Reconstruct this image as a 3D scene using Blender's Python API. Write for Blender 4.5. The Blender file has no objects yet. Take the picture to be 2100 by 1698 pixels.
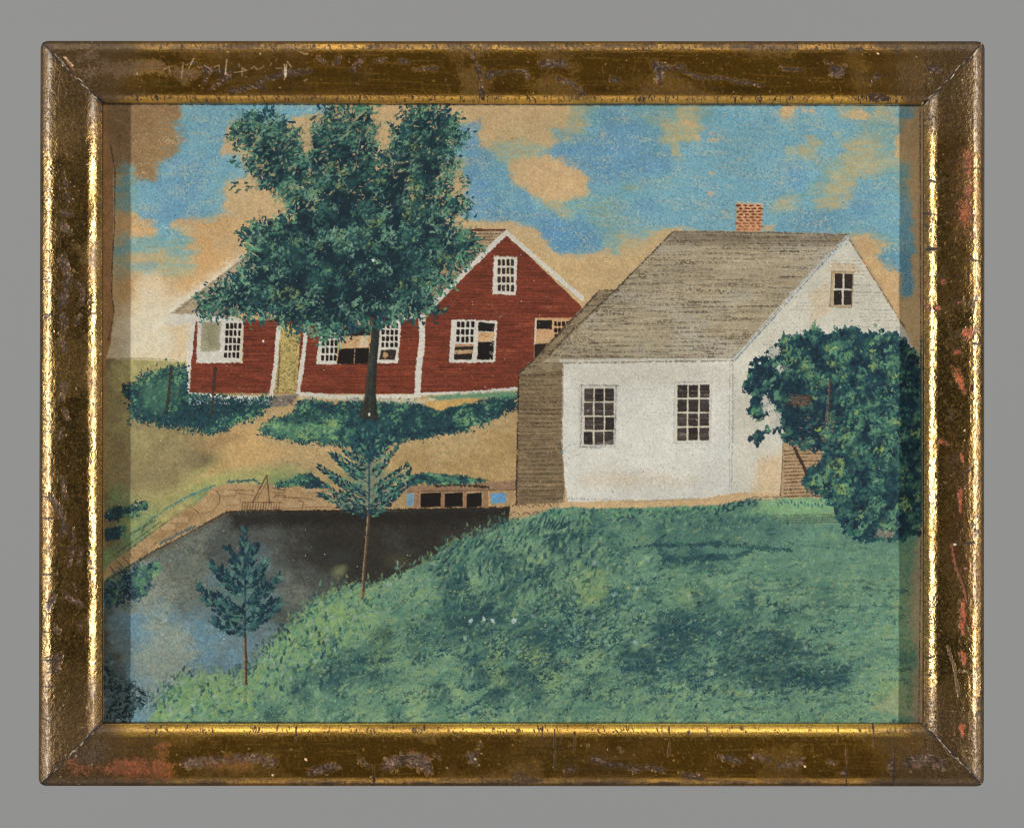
import bpy, math
import numpy as np

# ---------------------------------------------------------------- camera, world, lamps
PX = 0.00025            # metres per millimetre-grid unit used for the measured picture (0.25 mm)
CX, CY = 1050.0, 849.0  # centre of the view in those units
sc = bpy.context.scene
CAM_D = 2.6
cam = bpy.data.objects.new("camera", bpy.data.cameras.new("camera"))
sc.collection.objects.link(cam)
cam.location = (0, 0, CAM_D)
cam.data.sensor_width = 36.0
cam.data.lens = 36.0 * CAM_D / (2100 * PX)
cam.data.clip_start = 0.05
cam.data.clip_end = 50
sc.camera = cam
w = bpy.data.worlds.new("World"); sc.world = w; w.use_nodes = True
bg = w.node_tree.nodes["Background"]
bg.inputs[0].default_value = (1, 0.97, 0.93, 1); bg.inputs[1].default_value = 0.03
def area(name, loc, target, sx, sy, power, col):
    l = bpy.data.lights.new(name, 'AREA'); l.shape = 'RECTANGLE'; l.size = sx; l.size_y = sy
    l.energy = power; l.color = col
    o = bpy.data.objects.new(name, l); sc.collection.objects.link(o)
    o.location = loc
    from mathutils import Vector, Matrix
    zz = (Vector(loc) - Vector(target)).normalized()
    yy_ = Vector((0, 1, 0)) if abs(zz.y) < .5 else Vector((0, 0, 1))
    xx_ = yy_.cross(zz).normalized(); yy_ = zz.cross(xx_)
    o.rotation_euler = Matrix((xx_, yy_, zz)).transposed().to_euler()
    return o
area("studio_strip_light", (-1.95, 0.02, 1.08), (0, 0, 0), 0.05, 0.75, 47, (1, 0.975, 0.94))
area("studio_strip_light", (1.88, 0.02, 1.18), (0, 0, 0), 0.05, 0.75, 45.5, (1, 0.975, 0.94))
area("ceiling_bounce", (0, 1.65, 0.5), (0, 0, 0), 2.4, 0.6, 13, (1, 0.96, 0.9))
area("floor_bounce", (0, -1.65, 0.36), (0, 0, 0), 2.4, 0.5, 6, (1, 0.95, 0.88))
sc.view_settings.view_transform = 'Standard'; sc.view_settings.look = 'None'
sc.view_settings.exposure = 0.0; sc.view_settings.gamma = 1.0; sc.view_settings.use_curve_mapping = False
sc.cycles.max_bounces = 6
sc.cycles.filter_width = 1.0

# ---------------------------------------------------------------- painting tools (numpy)
#PAINT-BEGIN
import numpy as np, math
rng = np.random.default_rng(7)
def C(*v): return np.array(v, np.float32) / 255.0
def lattice(n0, n1, sx, sy, seed):
    """smooth value noise sampled on an n0 x n1 grid, feature size sx, sy in grid cells, range -1..1"""
    r = np.random.default_rng(seed)
    a = r.random((int(n0 / sy) + 3, int(n1 / sx) + 3), dtype=np.float32) * 2 - 1
    y = np.arange(n0, dtype=np.float32) / sy; x = np.arange(n1, dtype=np.float32) / sx
    iy = y.astype(int); ix = x.astype(int); fy = y - iy; fx = x - ix
    fy = (fy * fy * (3 - 2 * fy))[:, None]; fx = (fx * fx * (3 - 2 * fx))[None]
    t0 = a[iy]; t1 = a[iy + 1]
    b = t0 * (1 - fy) + t1 * fy
    return b[:, ix] * (1 - fx) + b[:, ix + 1] * fx
def inpoly_sd(p, X, Y):
    """signed distance to a closed polygon, negative inside"""
    d = np.full(X.shape, 1e9, np.float32); ins = np.zeros(X.shape, bool); n = len(p)
    for i in range(n):
        x0, y0 = p[i]; x1, y1 = p[(i + 1) % n]
        ex, ey = x1 - x0, y1 - y0; l = ex * ex + ey * ey
        if l < 1e-9: continue
        wx = X - x0; wy = Y - y0
        t = np.clip((wx * ex + wy * ey) / l, 0, 1)
        np.minimum(d, (wx - t * ex) ** 2 + (wy - t * ey) ** 2, out=d)
        if y0 != y1:
            c = ((Y >= y0) != (Y >= y1)) & (X < x0 + (Y - y0) * (ex / ey))
            ins ^= c
    d = np.sqrt(d)
    return np.where(ins, -d, d)
def line_d(p, X, Y):
    d = np.full(X.shape, 1e9, np.float32)
    for i in range(len(p) - 1):
        x0, y0 = p[i]; x1, y1 = p[i + 1]
        ex, ey = x1 - x0, y1 - y0; l = ex * ex + ey * ey + 1e-9
        wx = X - x0; wy = Y - y0
        t = np.clip((wx * ex + wy * ey) / l, 0, 1)
        np.minimum(d, (wx - t * ex) ** 2 + (wy - t * ey) ** 2, out=d)
    return np.sqrt(d)
class Canvas:
    def __init__(s, x0, y0, x1, y1, step, seed, nchan=3):
        s.x0, s.y0, s.st = x0, y0, step
        s.w = int((x1 - x0) / step) + 1; s.h = int((y1 - y0) / step) + 1
        s.c = np.zeros((s.h, s.w, nchan), np.float32); s.id = np.zeros((s.h, s.w), np.int16)
        s.nz = {}; s.seed = seed
    def N(s, sx, sy=None, k=0):
        sy = sy or sx
        key = (sx, sy, k)
        if key not in s.nz:
            s.nz[key] = lattice(s.h, s.w, max(sx / s.st, 1), max(sy / s.st, 1), s.seed + int(sx * 131 + sy * 17 + k * 7919))
        return s.nz[key]
    def F(s, sx, sy=None, k=0):
        """fractal: three octaves"""
        sy = sy or sx
        return (s.N(sx, sy, k) + 0.55 * s.N(sx / 2, sy / 2, k + 1) + 0.35 * s.N(sx / 4, sy / 4, k + 2)) / 1.5
    def win(s, xa, ya, xb, yb):
        i0 = max(0, int((ya - s.y0) / s.st)); i1 = min(s.h, int((yb - s.y0) / s.st) + 2)
        j0 = max(0, int((xa - s.x0) / s.st)); j1 = min(s.w, int((xb - s.x0) / s.st) + 2)
        if i1 <= i0 or j1 <= j0: return None
        Y, X = np.mgrid[i0:i1, j0:j1].astype(np.float32)
        return (slice(i0, i1), slice(j0, j1)), X * s.st + s.x0, Y * s.st + s.y0
    def put(s, sl, a, col, ident=None, thr=0.5):
        a3 = a[..., None]
        s.c[sl] += a3 * (col - s.c[sl])
        if ident is not None:
            s.id[sl][a > thr] = ident
    def fill(s, p, col, ident=None, feather=1.6, wob=1.0, wsc=9, dry=0.0, var=0.05, vs=12, alpha=1.0, vsy=None, thr=0.5):
        pad = 4 + feather + wob + dry
        xs = [q[0] for q in p]; ys = [q[1] for q in p]
        r = s.win(min(xs) - pad, min(ys) - pad, max(xs) + pad, max(ys) + pad)
        if r is None: return
        sl, X, Y = r
        sd = inpoly_sd(p, X, Y) + wob * s.F(wsc, k=5)[sl]
        if dry: sd = sd + dry * (s.N(2.6, k=11)[sl] + 0.5 * s.N(1.3, k=12)[sl])
        a = np.clip(0.5 - sd / feather, 0, 1) * alpha
        cc = col[sl] if getattr(col, 'ndim', 1) == 3 else np.broadcast_to(col, X.shape + (len(col),))
        if var: cc = cc * (1 + var * s.F(vs, vsy, k=21)[sl])[..., None]
        s.put(sl, a, cc, ident, thr)
    def line(s, p, wd, col, alpha=1.0, ident=None, dry=0.6, wob=0.6, wsc=14, thr=0.5):
        xs = [q[0] for q in p]; ys = [q[1] for q in p]; pad = wd + dry + wob + 3
        r = s.win(min(xs) - pad, min(ys) - pad, max(xs) + pad, max(ys) + pad)
        if r is None: return
        sl, X, Y = r
        d = line_d(p, X, Y)
        d = d + dry * (s.N(2.6, k=31)[sl] + 0.5 * s.N(1.3, k=32)[sl]) + wob * s.N(wsc, k=33)[sl]
        a = np.clip((wd * 0.5 - d) / 1.3 + 0.5, 0, 1) * alpha
        s.put(sl, a, col, ident, thr)
    def dab(s, x, y, l, wd, ang, col, alpha=1.0, ident=None, soft=0.35, grain=0.35):
        """one touch of the brush: a tear-shaped spot with a broken edge"""
        R = max(l, wd) * 0.5 + 1.5
        st = s.st
        i0 = int((y - R - s.y0) / st); i1 = int((y + R - s.y0) / st) + 2
        j0 = int((x - R - s.x0) / st); j1 = int((x + R - s.x0) / st) + 2
        if i0 < 0: i0 = 0
        if j0 < 0: j0 = 0
        if i1 > s.h: i1 = s.h
        if j1 > s.w: j1 = s.w
        if i1 <= i0 or j1 <= j0: return
        Y = (np.arange(i0, i1, dtype=np.float32) * st + s.y0 - y)[:, None]
        X = (np.arange(j0, j1, dtype=np.float32) * st + s.x0 - x)[None]
        ca, sa = math.cos(ang), math.sin(ang)
        u = (X * ca + Y * sa) / (l * 0.5); v = (Y * ca - X * sa) / (wd * 0.5)
        v = v * (1 + 0.35 * u)
        q = u * u + v * v + grain * s.grain[i0:i1, j0:j1]
        a = np.clip((1 - q) / soft, 0, 1) * alpha
        sl = (slice(i0, i1), slice(j0, j1))
        c = s.c[sl]; c += a[..., None] * (col - c)
        if ident is not None: s.id[sl][a > 0.45] = ident
    def letters(s, rows, pal, x0=215.0, dx=40.0, warp=14.0, wk=0, sharp=1.0):
        """colour field from a coarse chart of pigment letters, read through warped coordinates"""
        ys = sorted(rows); n = 43
        g = np.zeros((len(ys), n, 3), np.float32)
        for i, y in enumerate(ys):
            r = rows[y]; r = (r + r[-1] * n)[:n]
            for j, ch in enumerate(r): g[i, j] = pal[ch]
        Y, X = np.mgrid[0:s.h, 0:s.w].astype(np.float32)
        X = X * s.st + s.x0 + warp * 1.5 * s.F(46, 30, k=41 + wk) + warp * 0.5 * s.F(14, 9, k=44 + wk)
        Y = Y * s.st + s.y0 + warp * s.F(46, 30, k=47 + wk) + warp * 0.35 * s.F(14, 9, k=50 + wk)
        fy = np.interp(Y, ys, np.arange(len(ys))).astype(np.float32); fx = np.clip((X - x0) / dx, 0, n - 1.001)
        iy = np.minimum(fy.astype(int), len(ys) - 2); ix = fx.astype(int); fy -= iy; fx -= ix
        def sh(t):
            t = np.clip((t - 0.5) * sharp + 0.5, 0, 1); return (t * t * (3 - 2 * t))[..., None]
        fy = sh(fy); fx = sh(fx)
        return (g[iy, ix] * (1 - fx) + g[iy, ix + 1] * fx) * (1 - fy) + (g[iy + 1, ix] * (1 - fx) + g[iy + 1, ix + 1] * fx) * fy

IDS = {}
def I(path):
    if path not in IDS: IDS[path] = len(IDS) + 1
    return IDS[path]
def inside(p, x, y):
    c = False; n = len(p)
    for i in range(n):
        x0, y0 = p[i]; x1, y1 = p[i - 1]
        if (y0 > y) != (y1 > y) and x < (x1 - x0) * (y - y0) / (y1 - y0) + x0: c = not c
    return c
def scatter(poly, n, r):
    xs = [q[0] for q in poly]; ys = [q[1] for q in poly]; out = []
    while len(out) < n:
        x = r.uniform(min(xs), max(xs)); y = r.uniform(min(ys), max(ys))
        if inside(poly, x, y): out.append((x, y))
    return out

def paint_picture():
    cv = Canvas(200, 203, 1906, 1494, 1.25, 100)
    G1 = cv.N(1.9, k=1); G2 = cv.N(3.4, k=2)
    cv.grain = (G1 * 0.6 + G2 * 0.8)
    r = np.random.default_rng(11)
    def drybrush(poly, col, field, thr, gain=3.0, alpha=.8, feather=10, ids=None):
        xs = [q[0] for q in poly]; ys = [q[1] for q in poly]
        sl, X, Y = cv.win(min(xs) - 6, min(ys) - 6, max(xs) + 6, max(ys) + 6)
        m_ = np.clip(-inpoly_sd(poly, X, Y) / feather, 0, 1)
        a = np.clip((field[sl] + .38 * G1[sl] + .34 * G2[sl] - thr) * gain, 0, 1) * alpha * m_
        if ids is not None: a = a * np.isin(cv.id[sl], ids)
        cv.put(sl, a, col)
    # ---- paper and sky
    pal = {'t': C(197, 164, 118), 'T': C(203, 157, 103), 'b': C(138, 114, 84), 'p': C(160, 165, 138), 'g': C(134, 162, 152),
           'c': C(128, 168, 176), 'B': C(108, 154, 178), 'w': C(206, 190, 160)}
    T10 = 't' * 10
    rows = {
        225: 'bbbbcccccccg' + 'tt' + T10 + 'pgccggpgccctccpgpct',
        265: 'bbbbccct' + T10 + 'gttptpp' + 'cBBgpp' + 'cccccccc' + 'ggtt',
        305: 'bbbbccct' + T10 + 'cpppp' + 'BBBBB' + 'gp' + 'cccccc' + 'pcppgtt',
        345: 'bgbcBBcc' + T10 + 'pBcpttt' + 'BBBB' + 'cccccc' + 'Bcgppggt',
        385: 'tgcBBcgt' + T10 + 'tBBpttt' + 'ccgc' + 'cccccc' + 'Bgppccgt',
        425: 'tgcBBcct' + T10 + 'tBBBcpg' + 'ggcB' + 'cccccc' + 'pcpBBcct',
        462: 'tTTcTTTt' + T10 + 'ttBcBBB' + 'ggcc' + 'cccccc' + 'cBBcccct',
        500: 'tggggTtt' + T10 + 'tttttBB' + 'cgtt' + 'tttttt' + 'cccgtgct',
        540: 'tpgppTTt' + T10 + 'ttttttt' + 'tttt' + 'tttttt' + 'cccgttct',
        585: 'tTwwTTTt' + T10 + 'ttttttt' + 'tttt' + 'tttttt' + 'ttttttct',
        625: 'tTwwwttt' + T10 + 't' * 24 + 't',
        665: 'twwwwwtt' + T10 + 't' * 25,
        705: 'twwwwwtt' + T10 + 't' * 25}
    sky = cv.letters(rows, pal, warp=17, sharp=1.15)
    cv.c[:] = sky; cv.id[:] = I('painted_sky')
    # sharper, torn-edged clouds of bare paper and pools of strong blue
    tan = C(199, 166, 120); blue = C(104, 151, 178); mid = C(128, 168, 176); teal = C(128, 163, 156)
    def cloud(p, col, a=0.9, f=7, wob=10, dry=2.2, ws=26): cv.fill(p, col, None, feather=f * 1.9 + 3, wob=wob, wsc=ws, dry=dry + 3.5, var=0.05, vs=22, alpha=a * (.94 if col[0] > col[2] else .88))
    cloud([(213, 205), (368, 205), (372, 255), (360, 262), (374, 282), (362, 320), (335, 335), (318, 345), (318, 365), (290, 362), (285, 330), (213, 322)], C(142, 119, 88), 0.9, 9, 12)
    cloud([(213, 222), (300, 222), (285, 300), (213, 312)], C(126, 102, 76), 0.35, 30, 14)
    cloud([(377, 216), (500, 216), (490, 262), (462, 280), (448, 300), (470, 330), (520, 352), (470, 380), (420, 405), (325, 430), (330, 350), (378, 318)], mid, 0.5)
    cloud([(338, 345), (400, 335), (425, 365), (400, 400), (345, 405), (300, 430), (285, 455), (390, 452), (420, 440), (350, 395)], blue, 0.7, 14)
    cloud([(455, 305), (495, 275), (530, 268), (520, 290), (480, 308), (455, 320)], tan, 0.9)
    cloud([(470, 380), (520, 372), (560, 400), (555, 420), (500, 410), (462, 395)], tan, 0.85)
    cloud([(490, 333), (540, 320), (560, 345), (505, 350)], tan, 0.5)
    cloud([(262, 470), (300, 466), (322, 478), (300, 486), (270, 482)], C(205, 163, 112), 0.9, 4, 4)
    cloud([(372, 474), (410, 468), (445, 460), (500, 452), (545, 440), (560, 470), (500, 485), (430, 480), (405, 492)], C(203, 163, 113), 0.9, 5, 6)
    cloud([(265, 522), (300, 518), (330, 512), (345, 528), (300, 545), (268, 545)], C(203, 163, 113), 0.5, 8, 6)
    cloud([(345, 590), (400, 560), (450, 520), (510, 500), (500, 530), (430, 585), (360, 625), (335, 615)], C(205, 160, 106), 0.6, 16, 8)
    cloud([(500, 216), (668, 216), (655, 232), (600, 240), (560, 246), (520, 236)], C(112, 166, 184), 0.85, 6, 5)
    cloud([(600, 240), (668, 235), (668, 300), (640, 340), (620, 300)], tan, 0.85, 5, 4)
    cloud([(755, 216), (1165, 216), (1158, 255), (1110, 262), (1050, 282), (1010, 290), (990, 320), (960, 300), (955, 260), (900, 240), (820, 250), (800, 330), (770, 340)], tan, 0.92)
    cloud([(945, 258), (985, 245), (990, 262), (978, 280), (990, 300), (1010, 318), (1018, 345), (1062, 350), (1050, 385), (1085, 400), (1110, 445), (1080, 452), (975, 455), (968, 420), (955, 395), (960, 330), (945, 280)], blue, 0.85, 5, 7)
    cloud([(1000, 330), (1040, 325), (1062, 345), (1058, 400), (1090, 440), (1030, 440), (1010, 400)], teal, 0.45, 12)
    cloud([(1040, 335), (1075, 322), (1120, 325), (1150, 342), (1190, 352), (1206, 378), (1200, 400), (1150, 412), (1100, 405), (1080, 380), (1050, 370)], C(204, 167, 120), 0.95, 4, 7)
    cloud([(1108, 296), (1140, 282), (1165, 285), (1150, 300), (1120, 310)], tan, 0.6, 4, 5)
    cloud([(1140, 300), (1160, 293), (1185, 305), (1200, 322), (1240, 268), (1290, 258), (1345, 262), (1380, 285), (1375, 355), (1340, 368), (1215, 372), (1195, 355), (1165, 342), (1148, 325)], blue, 0.72, 5, 7)
    cloud([(1230, 222), (1300, 222), (1290, 250), (1245, 262), (1225, 250)], C(102, 152, 174), 0.7, 12, 8)
    cloud([(1345, 280), (1400, 268), (1425, 270), (1415, 292), (1380, 300), (1350, 296)], C(168, 170, 134), 0.8, 6, 7)
    cloud([(1320, 368), (1370, 362), (1395, 380), (1350, 392), (1300, 385)], C(150, 168, 148), 0.5, 10, 8)
    cloud([(1110, 458), (1140, 453), (1190, 458), (1232, 470), (1238, 512), (1205, 520), (1150, 515), (1128, 500), (1108, 475)], C(92, 142, 176), 0.9, 4, 6)
    cloud([(1240, 420), (1290, 430), (1350, 470), (1330, 510), (1295, 522), (1240, 515), (1225, 470)], C(146, 166, 150), 0.55, 12, 10)
    cloud([(960, 455), (1050, 452), (1104, 472), (1112, 495), (1128, 515), (1180, 528), (1240, 520), (1300, 532), (1362, 480), (1385, 474), (1240, 620), (1195, 625), (1110, 540), (1045, 475), (960, 474)], C(199, 165, 117), 0.97, 4, 5)
    for p in ([(1398, 246), (1412, 248), (1430, 260), (1420, 262), (1402, 254)], [(1418, 272), (1430, 272), (1436, 290), (1424, 288)], [(1452, 284), (1476, 286), (1470, 291), (1452, 289)],
              [(1455, 273), (1466, 273), (1464, 277)], [(1456, 355), (1466, 356), (1462, 362)], [(1482, 435), (1490, 436), (1488, 444)], [(1610, 222), (1630, 220), (1622, 236), (1608, 236)], [(1235, 272), (1240, 275), (1236, 284)],
              [(1645, 225), (1672, 224), (1668, 236)], [(1730, 235), (1765, 230), (1800, 240), (1760, 246)], [(1452, 395), (1466, 393), (1460, 402)]):
        cloud(p, C(206, 170, 122), 0.9, 3, 3, 1.8, 8)
    for p in ([(1605, 310), (1625, 300), (1630, 325), (1608, 335)], [(1700, 350), (1760, 330), (1830, 320), (1840, 345), (1780, 365), (1720, 380)], [(1700, 420), (1730, 405), (1760, 415), (1730, 440)],
              [(1712, 275), (1722, 272), (1730, 290), (1716, 292)], [(1760, 285), (1775, 270), (1785, 290), (1790, 310)]):
        cloud(p, C(172, 172, 140), 0.6, 9, 8, 2.5, 18)
    cloud([(1605, 440), (1625, 435), (1700, 432), (1740, 436), (1745, 455), (1700, 470), (1590, 470)], C(104, 152, 172), 0.6, 7, 5)
    cloud([(1565, 462), (1590, 462), (1585, 474), (1565, 474)], tan, 0.8, 3, 2)
    cloud([(1742, 482), (1770, 488), (1795, 505), (1803, 535), (1830, 545), (1850, 560), (1850, 690), (1800, 580)], C(202, 163, 114), 0.95, 5, 6)
    cloud([(1800, 525), (1825, 510), (1862, 515), (1872, 545), (1868, 605), (1850, 612), (1848, 560), (1815, 545)], C(84, 142, 170), 0.75, 5, 6)
    cloud([(1868, 222), (1900, 222), (1900, 620), (1878, 600), (1880, 520), (1870, 480), (1880, 420), (1862, 330), (1850, 300), (1870, 280)], C(190, 152, 108), 0.8, 8, 8)
    # horizontal streaks of the wash
    for i in range(420):
        x = r.uniform(270, 1860); y = r.uniform(222, 525)
        sl = cv.win(x, y, x + 1, y + 1)[0]
        base = cv.c[sl][0, 0]
        if base[2] > base[0] + 0.05:
            cc = [C(106, 156, 176), C(128, 166, 160), C(98, 148, 176), C(116, 164, 176)][r.integers(4)]
            cv.dab(x, y, r.uniform(25, 90), r.uniform(3, 10), r.normal(0, .07), cc, r.uniform(.12, .34), soft=1.0, grain=0.9)
    for i in range(260):
        x = r.uniform(1150, 1840); y = r.uniform(225, 470)
        cv.dab(x, y, r.uniform(2, 8), r.uniform(1.5, 3.5), r.uniform(-.4, .4), C(196, 178, 134), r.uniform(.2, .6))
    skyp = [(210, 205), (1906, 205), (1906, 700), (1050, 560), (520, 600), (210, 735)]
    bl_ = np.clip((cv.c[..., 2] - cv.c[..., 0]) * 5, 0, 1)
    drybrush(skyp, C(190, 170, 130), cv.F(90, 9, k=231) * .8 + .3 * cv.F(30, 6, k=234), .52, 2.2, .45)
    drybrush(skyp, C(128, 160, 158), cv.F(110, 12, k=237) * .9 * (.35 + .65 * bl_), .42, 1.8, .5)
    drybrush(skyp, C(92, 144, 172), cv.F(70, 8, k=240) * .9 * bl_, .5, 1.8, .45)
    bb = np.clip(((cv.c[..., 2] - cv.c[..., 0]) + .30) / .56, 0, 1)
    tear = .5 * (G1 * .5 + G2 * .45) + .34 * cv.F(46, 7, k=251) + .18 * cv.N(8, 4, k=255)
    b2 = np.clip((bb - .5) * 1.9 + .5 + tear * (1 - np.abs(bb - .5) * 1.5).clip(0.12, 1), 0, 1)
    cv.c += (b2 - bb)[..., None] * .75 * (C(110, 160, 180) - C(199, 168, 124))
    # white haze beside the red house
    cv.fill([(232, 720), (262, 640), (300, 600), (360, 612), (400, 600), (520, 515), (520, 530), (360, 640), (345, 655), (388, 660), (380, 740), (240, 738)], C(212, 200, 172), None, feather=60, wob=8, dry=2, alpha=0.78)
    cv.fill([(330, 655), (356, 622), (520, 508), (522, 516), (362, 640), (400, 646), (400, 660), (335, 668), (312, 676)], C(214, 206, 188), None, feather=14, wob=5, dry=5, alpha=0.7)
    cv.fill([(335, 672), (382, 668), (380, 735), (345, 735), (358, 690)], C(212, 182, 140), None, feather=12, wob=4, dry=2, alpha=0.6)
    # ---- land
    pl = {'o': C(180, 150, 104), 'O': C(172, 140, 92), 'e': C(146, 128, 84), 'y': C(168, 156, 100), 'k': C(118, 104, 72), 'n': C(120, 138, 92)}
    rl = {745: 'kyyyyyeeeeeeeeeeeeeeoo', 785: 'eyeeeeeeeoooooooooooOO', 825: 'eeeeeeeooooooooooooooo', 865: 'eyeeeeeooooooooooooooO',
          905: 'eeyeeeooooooooooooooOO', 945: 'eeeeekeooooooooOOoOOOO', 985: 'eeeeyyyyynnoeoooOOOOOO', 1025: 'knyyynnnnneoooooOOOOOO', 1065: 'knnyeee', 1105: 'knnee', 1145: 'nneee', 1190: 'nnne'}
    land = cv.letters(rl, pl, warp=16, wk=20)
    hill = [(205, 735), (300, 738), (380, 742), (400, 760), (1075, 760), (1075, 1052), (205, 1210)]
    cv.fill(hill, land, I('painted_hillside'), feather=4, wob=2, var=0.07, vs=10)
    cv.line([(230, 736), (300, 735), (382, 740)], 1.4, C(110, 108, 70), 0.55)
    for i in range(700):
        x = r.uniform(215, 1060); y = r.uniform(850, 1040) if r.random() < .7 else r.uniform(745, 1100)
        if not inside(hill, x, y): continue
        cc = [C(194, 162, 112), C(158, 132, 84), C(140, 134, 88), C(178, 146, 88)][r.integers(4)]
        cv.dab(x, y, r.uniform(8, 45), r.uniform(2, 7), r.normal(-.25 if x < 500 else .05, .15), cc, r.uniform(.1, .35), soft=1, grain=0.9)
    cv.fill([(440, 880), (560, 862), (610, 830), (640, 835), (560, 880), (540, 905), (600, 925), (520, 960), (400, 985), (470, 930), (390, 915)], C(202, 160, 100), None, feather=24, wob=7, alpha=.6, var=.05)
    cv.fill([(385, 905), (470, 885), (500, 895), (440, 925), (400, 930)], C(150, 118, 80), None, feather=20, wob=7, alpha=.6, var=.05)
    cv.fill([(262, 850), (340, 880), (420, 900), (400, 960), (330, 1000), (262, 1030)], C(146, 131, 92), None, feather=40, wob=7, alpha=.5, var=.08)
    cv.fill([(262, 1075), (330, 1035), (430, 985), (470, 965), (600, 960), (560, 985), (445, 992), (330, 1045), (265, 1095)], C(160, 160, 98), None, feather=20, wob=5, alpha=.7)
    cv.line([(225, 1130), (330, 1050), (400, 1012), (440, 996)], 6, C(96, 132, 108), .6, dry=3)
    cv.line([(335, 1045), (380, 1020), (440, 995)], 2.2, C(60, 112, 130), .8)
    cv.line([(470, 988), (520, 984), (530, 990)], 5, C(44, 88, 98), .85, dry=3)
    # ---- pond
    pp = {'K': C(62, 60, 54), 'd': C(80, 83, 77), 'm': C(106, 110, 98), 'u': C(102, 121, 124), 'U': C(106, 138, 150), 'v': C(132, 144, 134)}
    rp = {1040: 'mmmmmmdddKKKKKKKKKKKK', 1075: 'mmmmmmddddKKKKKKKKKKK', 1105: 'mmmmmmddddKKKKKdKKKKK', 1145: 'mmmmmmddudKKKKKdKKKKK', 1185: 'dmvmmmuudmdddKKKKKKKK', 1225: 'dmvvmmmmummdKKKKKKKKK',
          1265: 'dUUvuuumuddddd', 1305: 'duUvvUUuuud', 1345: 'duvvvUuUuud', 1385: 'dUUvvuuuu', 1425: 'dUvvUuuu', 1465: 'dUUuuuu'}
    pond = cv.letters(rp, pp, warp=18, wk=30)
    pp_ = [(205, 1200), (215, 1192), (310, 1132), (390, 1090), (465, 1049), (700, 1045), (1070, 1038), (1060, 1080), (900, 1200), (700, 1330), (560, 1500), (205, 1500)]
    cv.fill(pp_, pond, I('painted_pond'), feather=3, wob=1.2, var=0.10, vs=6)
    cv.fill([(470, 1050), (1062, 1040), (1040, 1062), (900, 1080), (640, 1075), (480, 1085)], C(36, 32, 28), None, feather=20, wob=5, dry=5, alpha=.75)
    cv.fill([(640, 1070), (1000, 1060), (900, 1140), (800, 1200), (730, 1220), (700, 1170), (640, 1130)], C(42, 37, 31), None, feather=60, wob=8, dry=4, alpha=.5)
    cv.line([(300, 1140), (390, 1092), (466, 1050)], 16, C(86, 74, 60), .5, dry=6, wob=3)
    for (x, y, c_) in ((815, 1150, C(92, 88, 52)), (930, 1110, C(78, 74, 50)), (700, 1140, C(60, 72, 78)), (570, 1190, C(86, 98, 112))):
        cv.dab(x, y, 70, 34, .1, c_, .45, soft=1.2, grain=1.0)
    cv.dab(697, 1170, 44, 30, -.6, C(146, 152, 98), .8, soft=1.3, grain=.35)
    cv.dab(330, 1278, 60, 12, .35, C(118, 116, 84), .6, soft=.9, grain=.9)
    for i in range(900):
        x, y = r.uniform(222, 560), r.uniform(1140, 1475)
        if not inside(pp_, x, y): continue
        cc = [C(150, 150, 128), C(84, 124, 156), C(110, 128, 132), C(96, 92, 78)][r.integers(4)]
        if y < 1230 and cc[2] > .6: continue
        cv.dab(x, y, r.uniform(8, 40), r.uniform(3, 9), r.normal(.3, .3), cc, r.uniform(.08, .26), soft=1, grain=1.1)
    for i in range(420):
        x, y = r.uniform(225, 520), r.uniform(1225, 1440)
        if inside(pp_, x, y): cv.dab(x, y, r.uniform(12, 44), r.uniform(5, 12), r.normal(.2, .4), [C(92, 138, 160), C(106, 142, 150), C(134, 148, 136), C(84, 124, 146)][r.integers(4)], r.uniform(.12, .34), soft=1, grain=1.1)
    for i in range(260):
        x, y = r.uniform(330, 640), r.uniform(1080, 1260)
        if inside(pp_, x, y): cv.dab(x, y, r.uniform(10, 36), r.uniform(5, 12), r.normal(.2, .5), [C(86, 98, 96), C(98, 102, 92), C(78, 94, 102), C(70, 72, 66)][r.integers(4)], r.uniform(.12, .34), soft=1, grain=1.2)
    cv.fill([(270, 1180), (330, 1170), (360, 1220), (300, 1260), (262, 1230)], C(140, 138, 118), None, feather=40, wob=10, alpha=.5, dry=3)
    cv.fill([(300, 1290), (370, 1290), (380, 1360), (310, 1420), (270, 1400)], C(146, 150, 132), None, feather=40, wob=12, alpha=.5, dry=3)
    # ---- stone wall
    wl = I('painted_stone_wall')
    cv.fill([(210, 1188), (222, 1158), (262, 1130), (330, 1082), (400, 1035), (440, 998), (470, 992), (600, 996), (700, 992), (870, 1002), (1062, 985), (1062, 1040), (700, 1046), (466, 1049), (390, 1091), (310, 1133), (240, 1170)], C(172, 138, 96), wl, feather=2, wob=1.5, var=.07, dry=1)
    cv.fill([(300, 1105), (340, 1078), (395, 1040), (410, 1052), (385, 1080), (330, 1112)], C(138, 110, 72), None, feather=16, wob=6, alpha=.6)
    cv.fill([(700, 1005), (860, 1003), (850, 1042), (700, 1045)], C(158, 132, 94), None, feather=14, wob=5, alpha=.6)
    pen = C(92, 68, 50)
    for p in ([(440, 1005), (451, 1016), (450, 1030), (438, 1046), (420, 1054), (404, 1049), (397, 1043)], [(441, 1003), (446, 1008)], [(404, 1048), (412, 1062)], [(470, 1004), (520, 1006)], [(562, 1018), (625, 1022), (640, 1024)],
              [(612, 1026), (622, 1030), (620, 1044)], [(630, 998), (640, 1004), (628, 1016)], [(560, 1000), (585, 1006)], [(490, 1012), (520, 1016)], [(570, 1004), (588, 1004)], [(564, 1014), (586, 1016)], [(560, 1010), (584, 1010)], [(664, 1022), (710, 1020)],
              [(700, 1028), (760, 1030)], [(640, 1010), (680, 1008)]):
        cv.line(p, 1.8, pen, .6)
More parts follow.
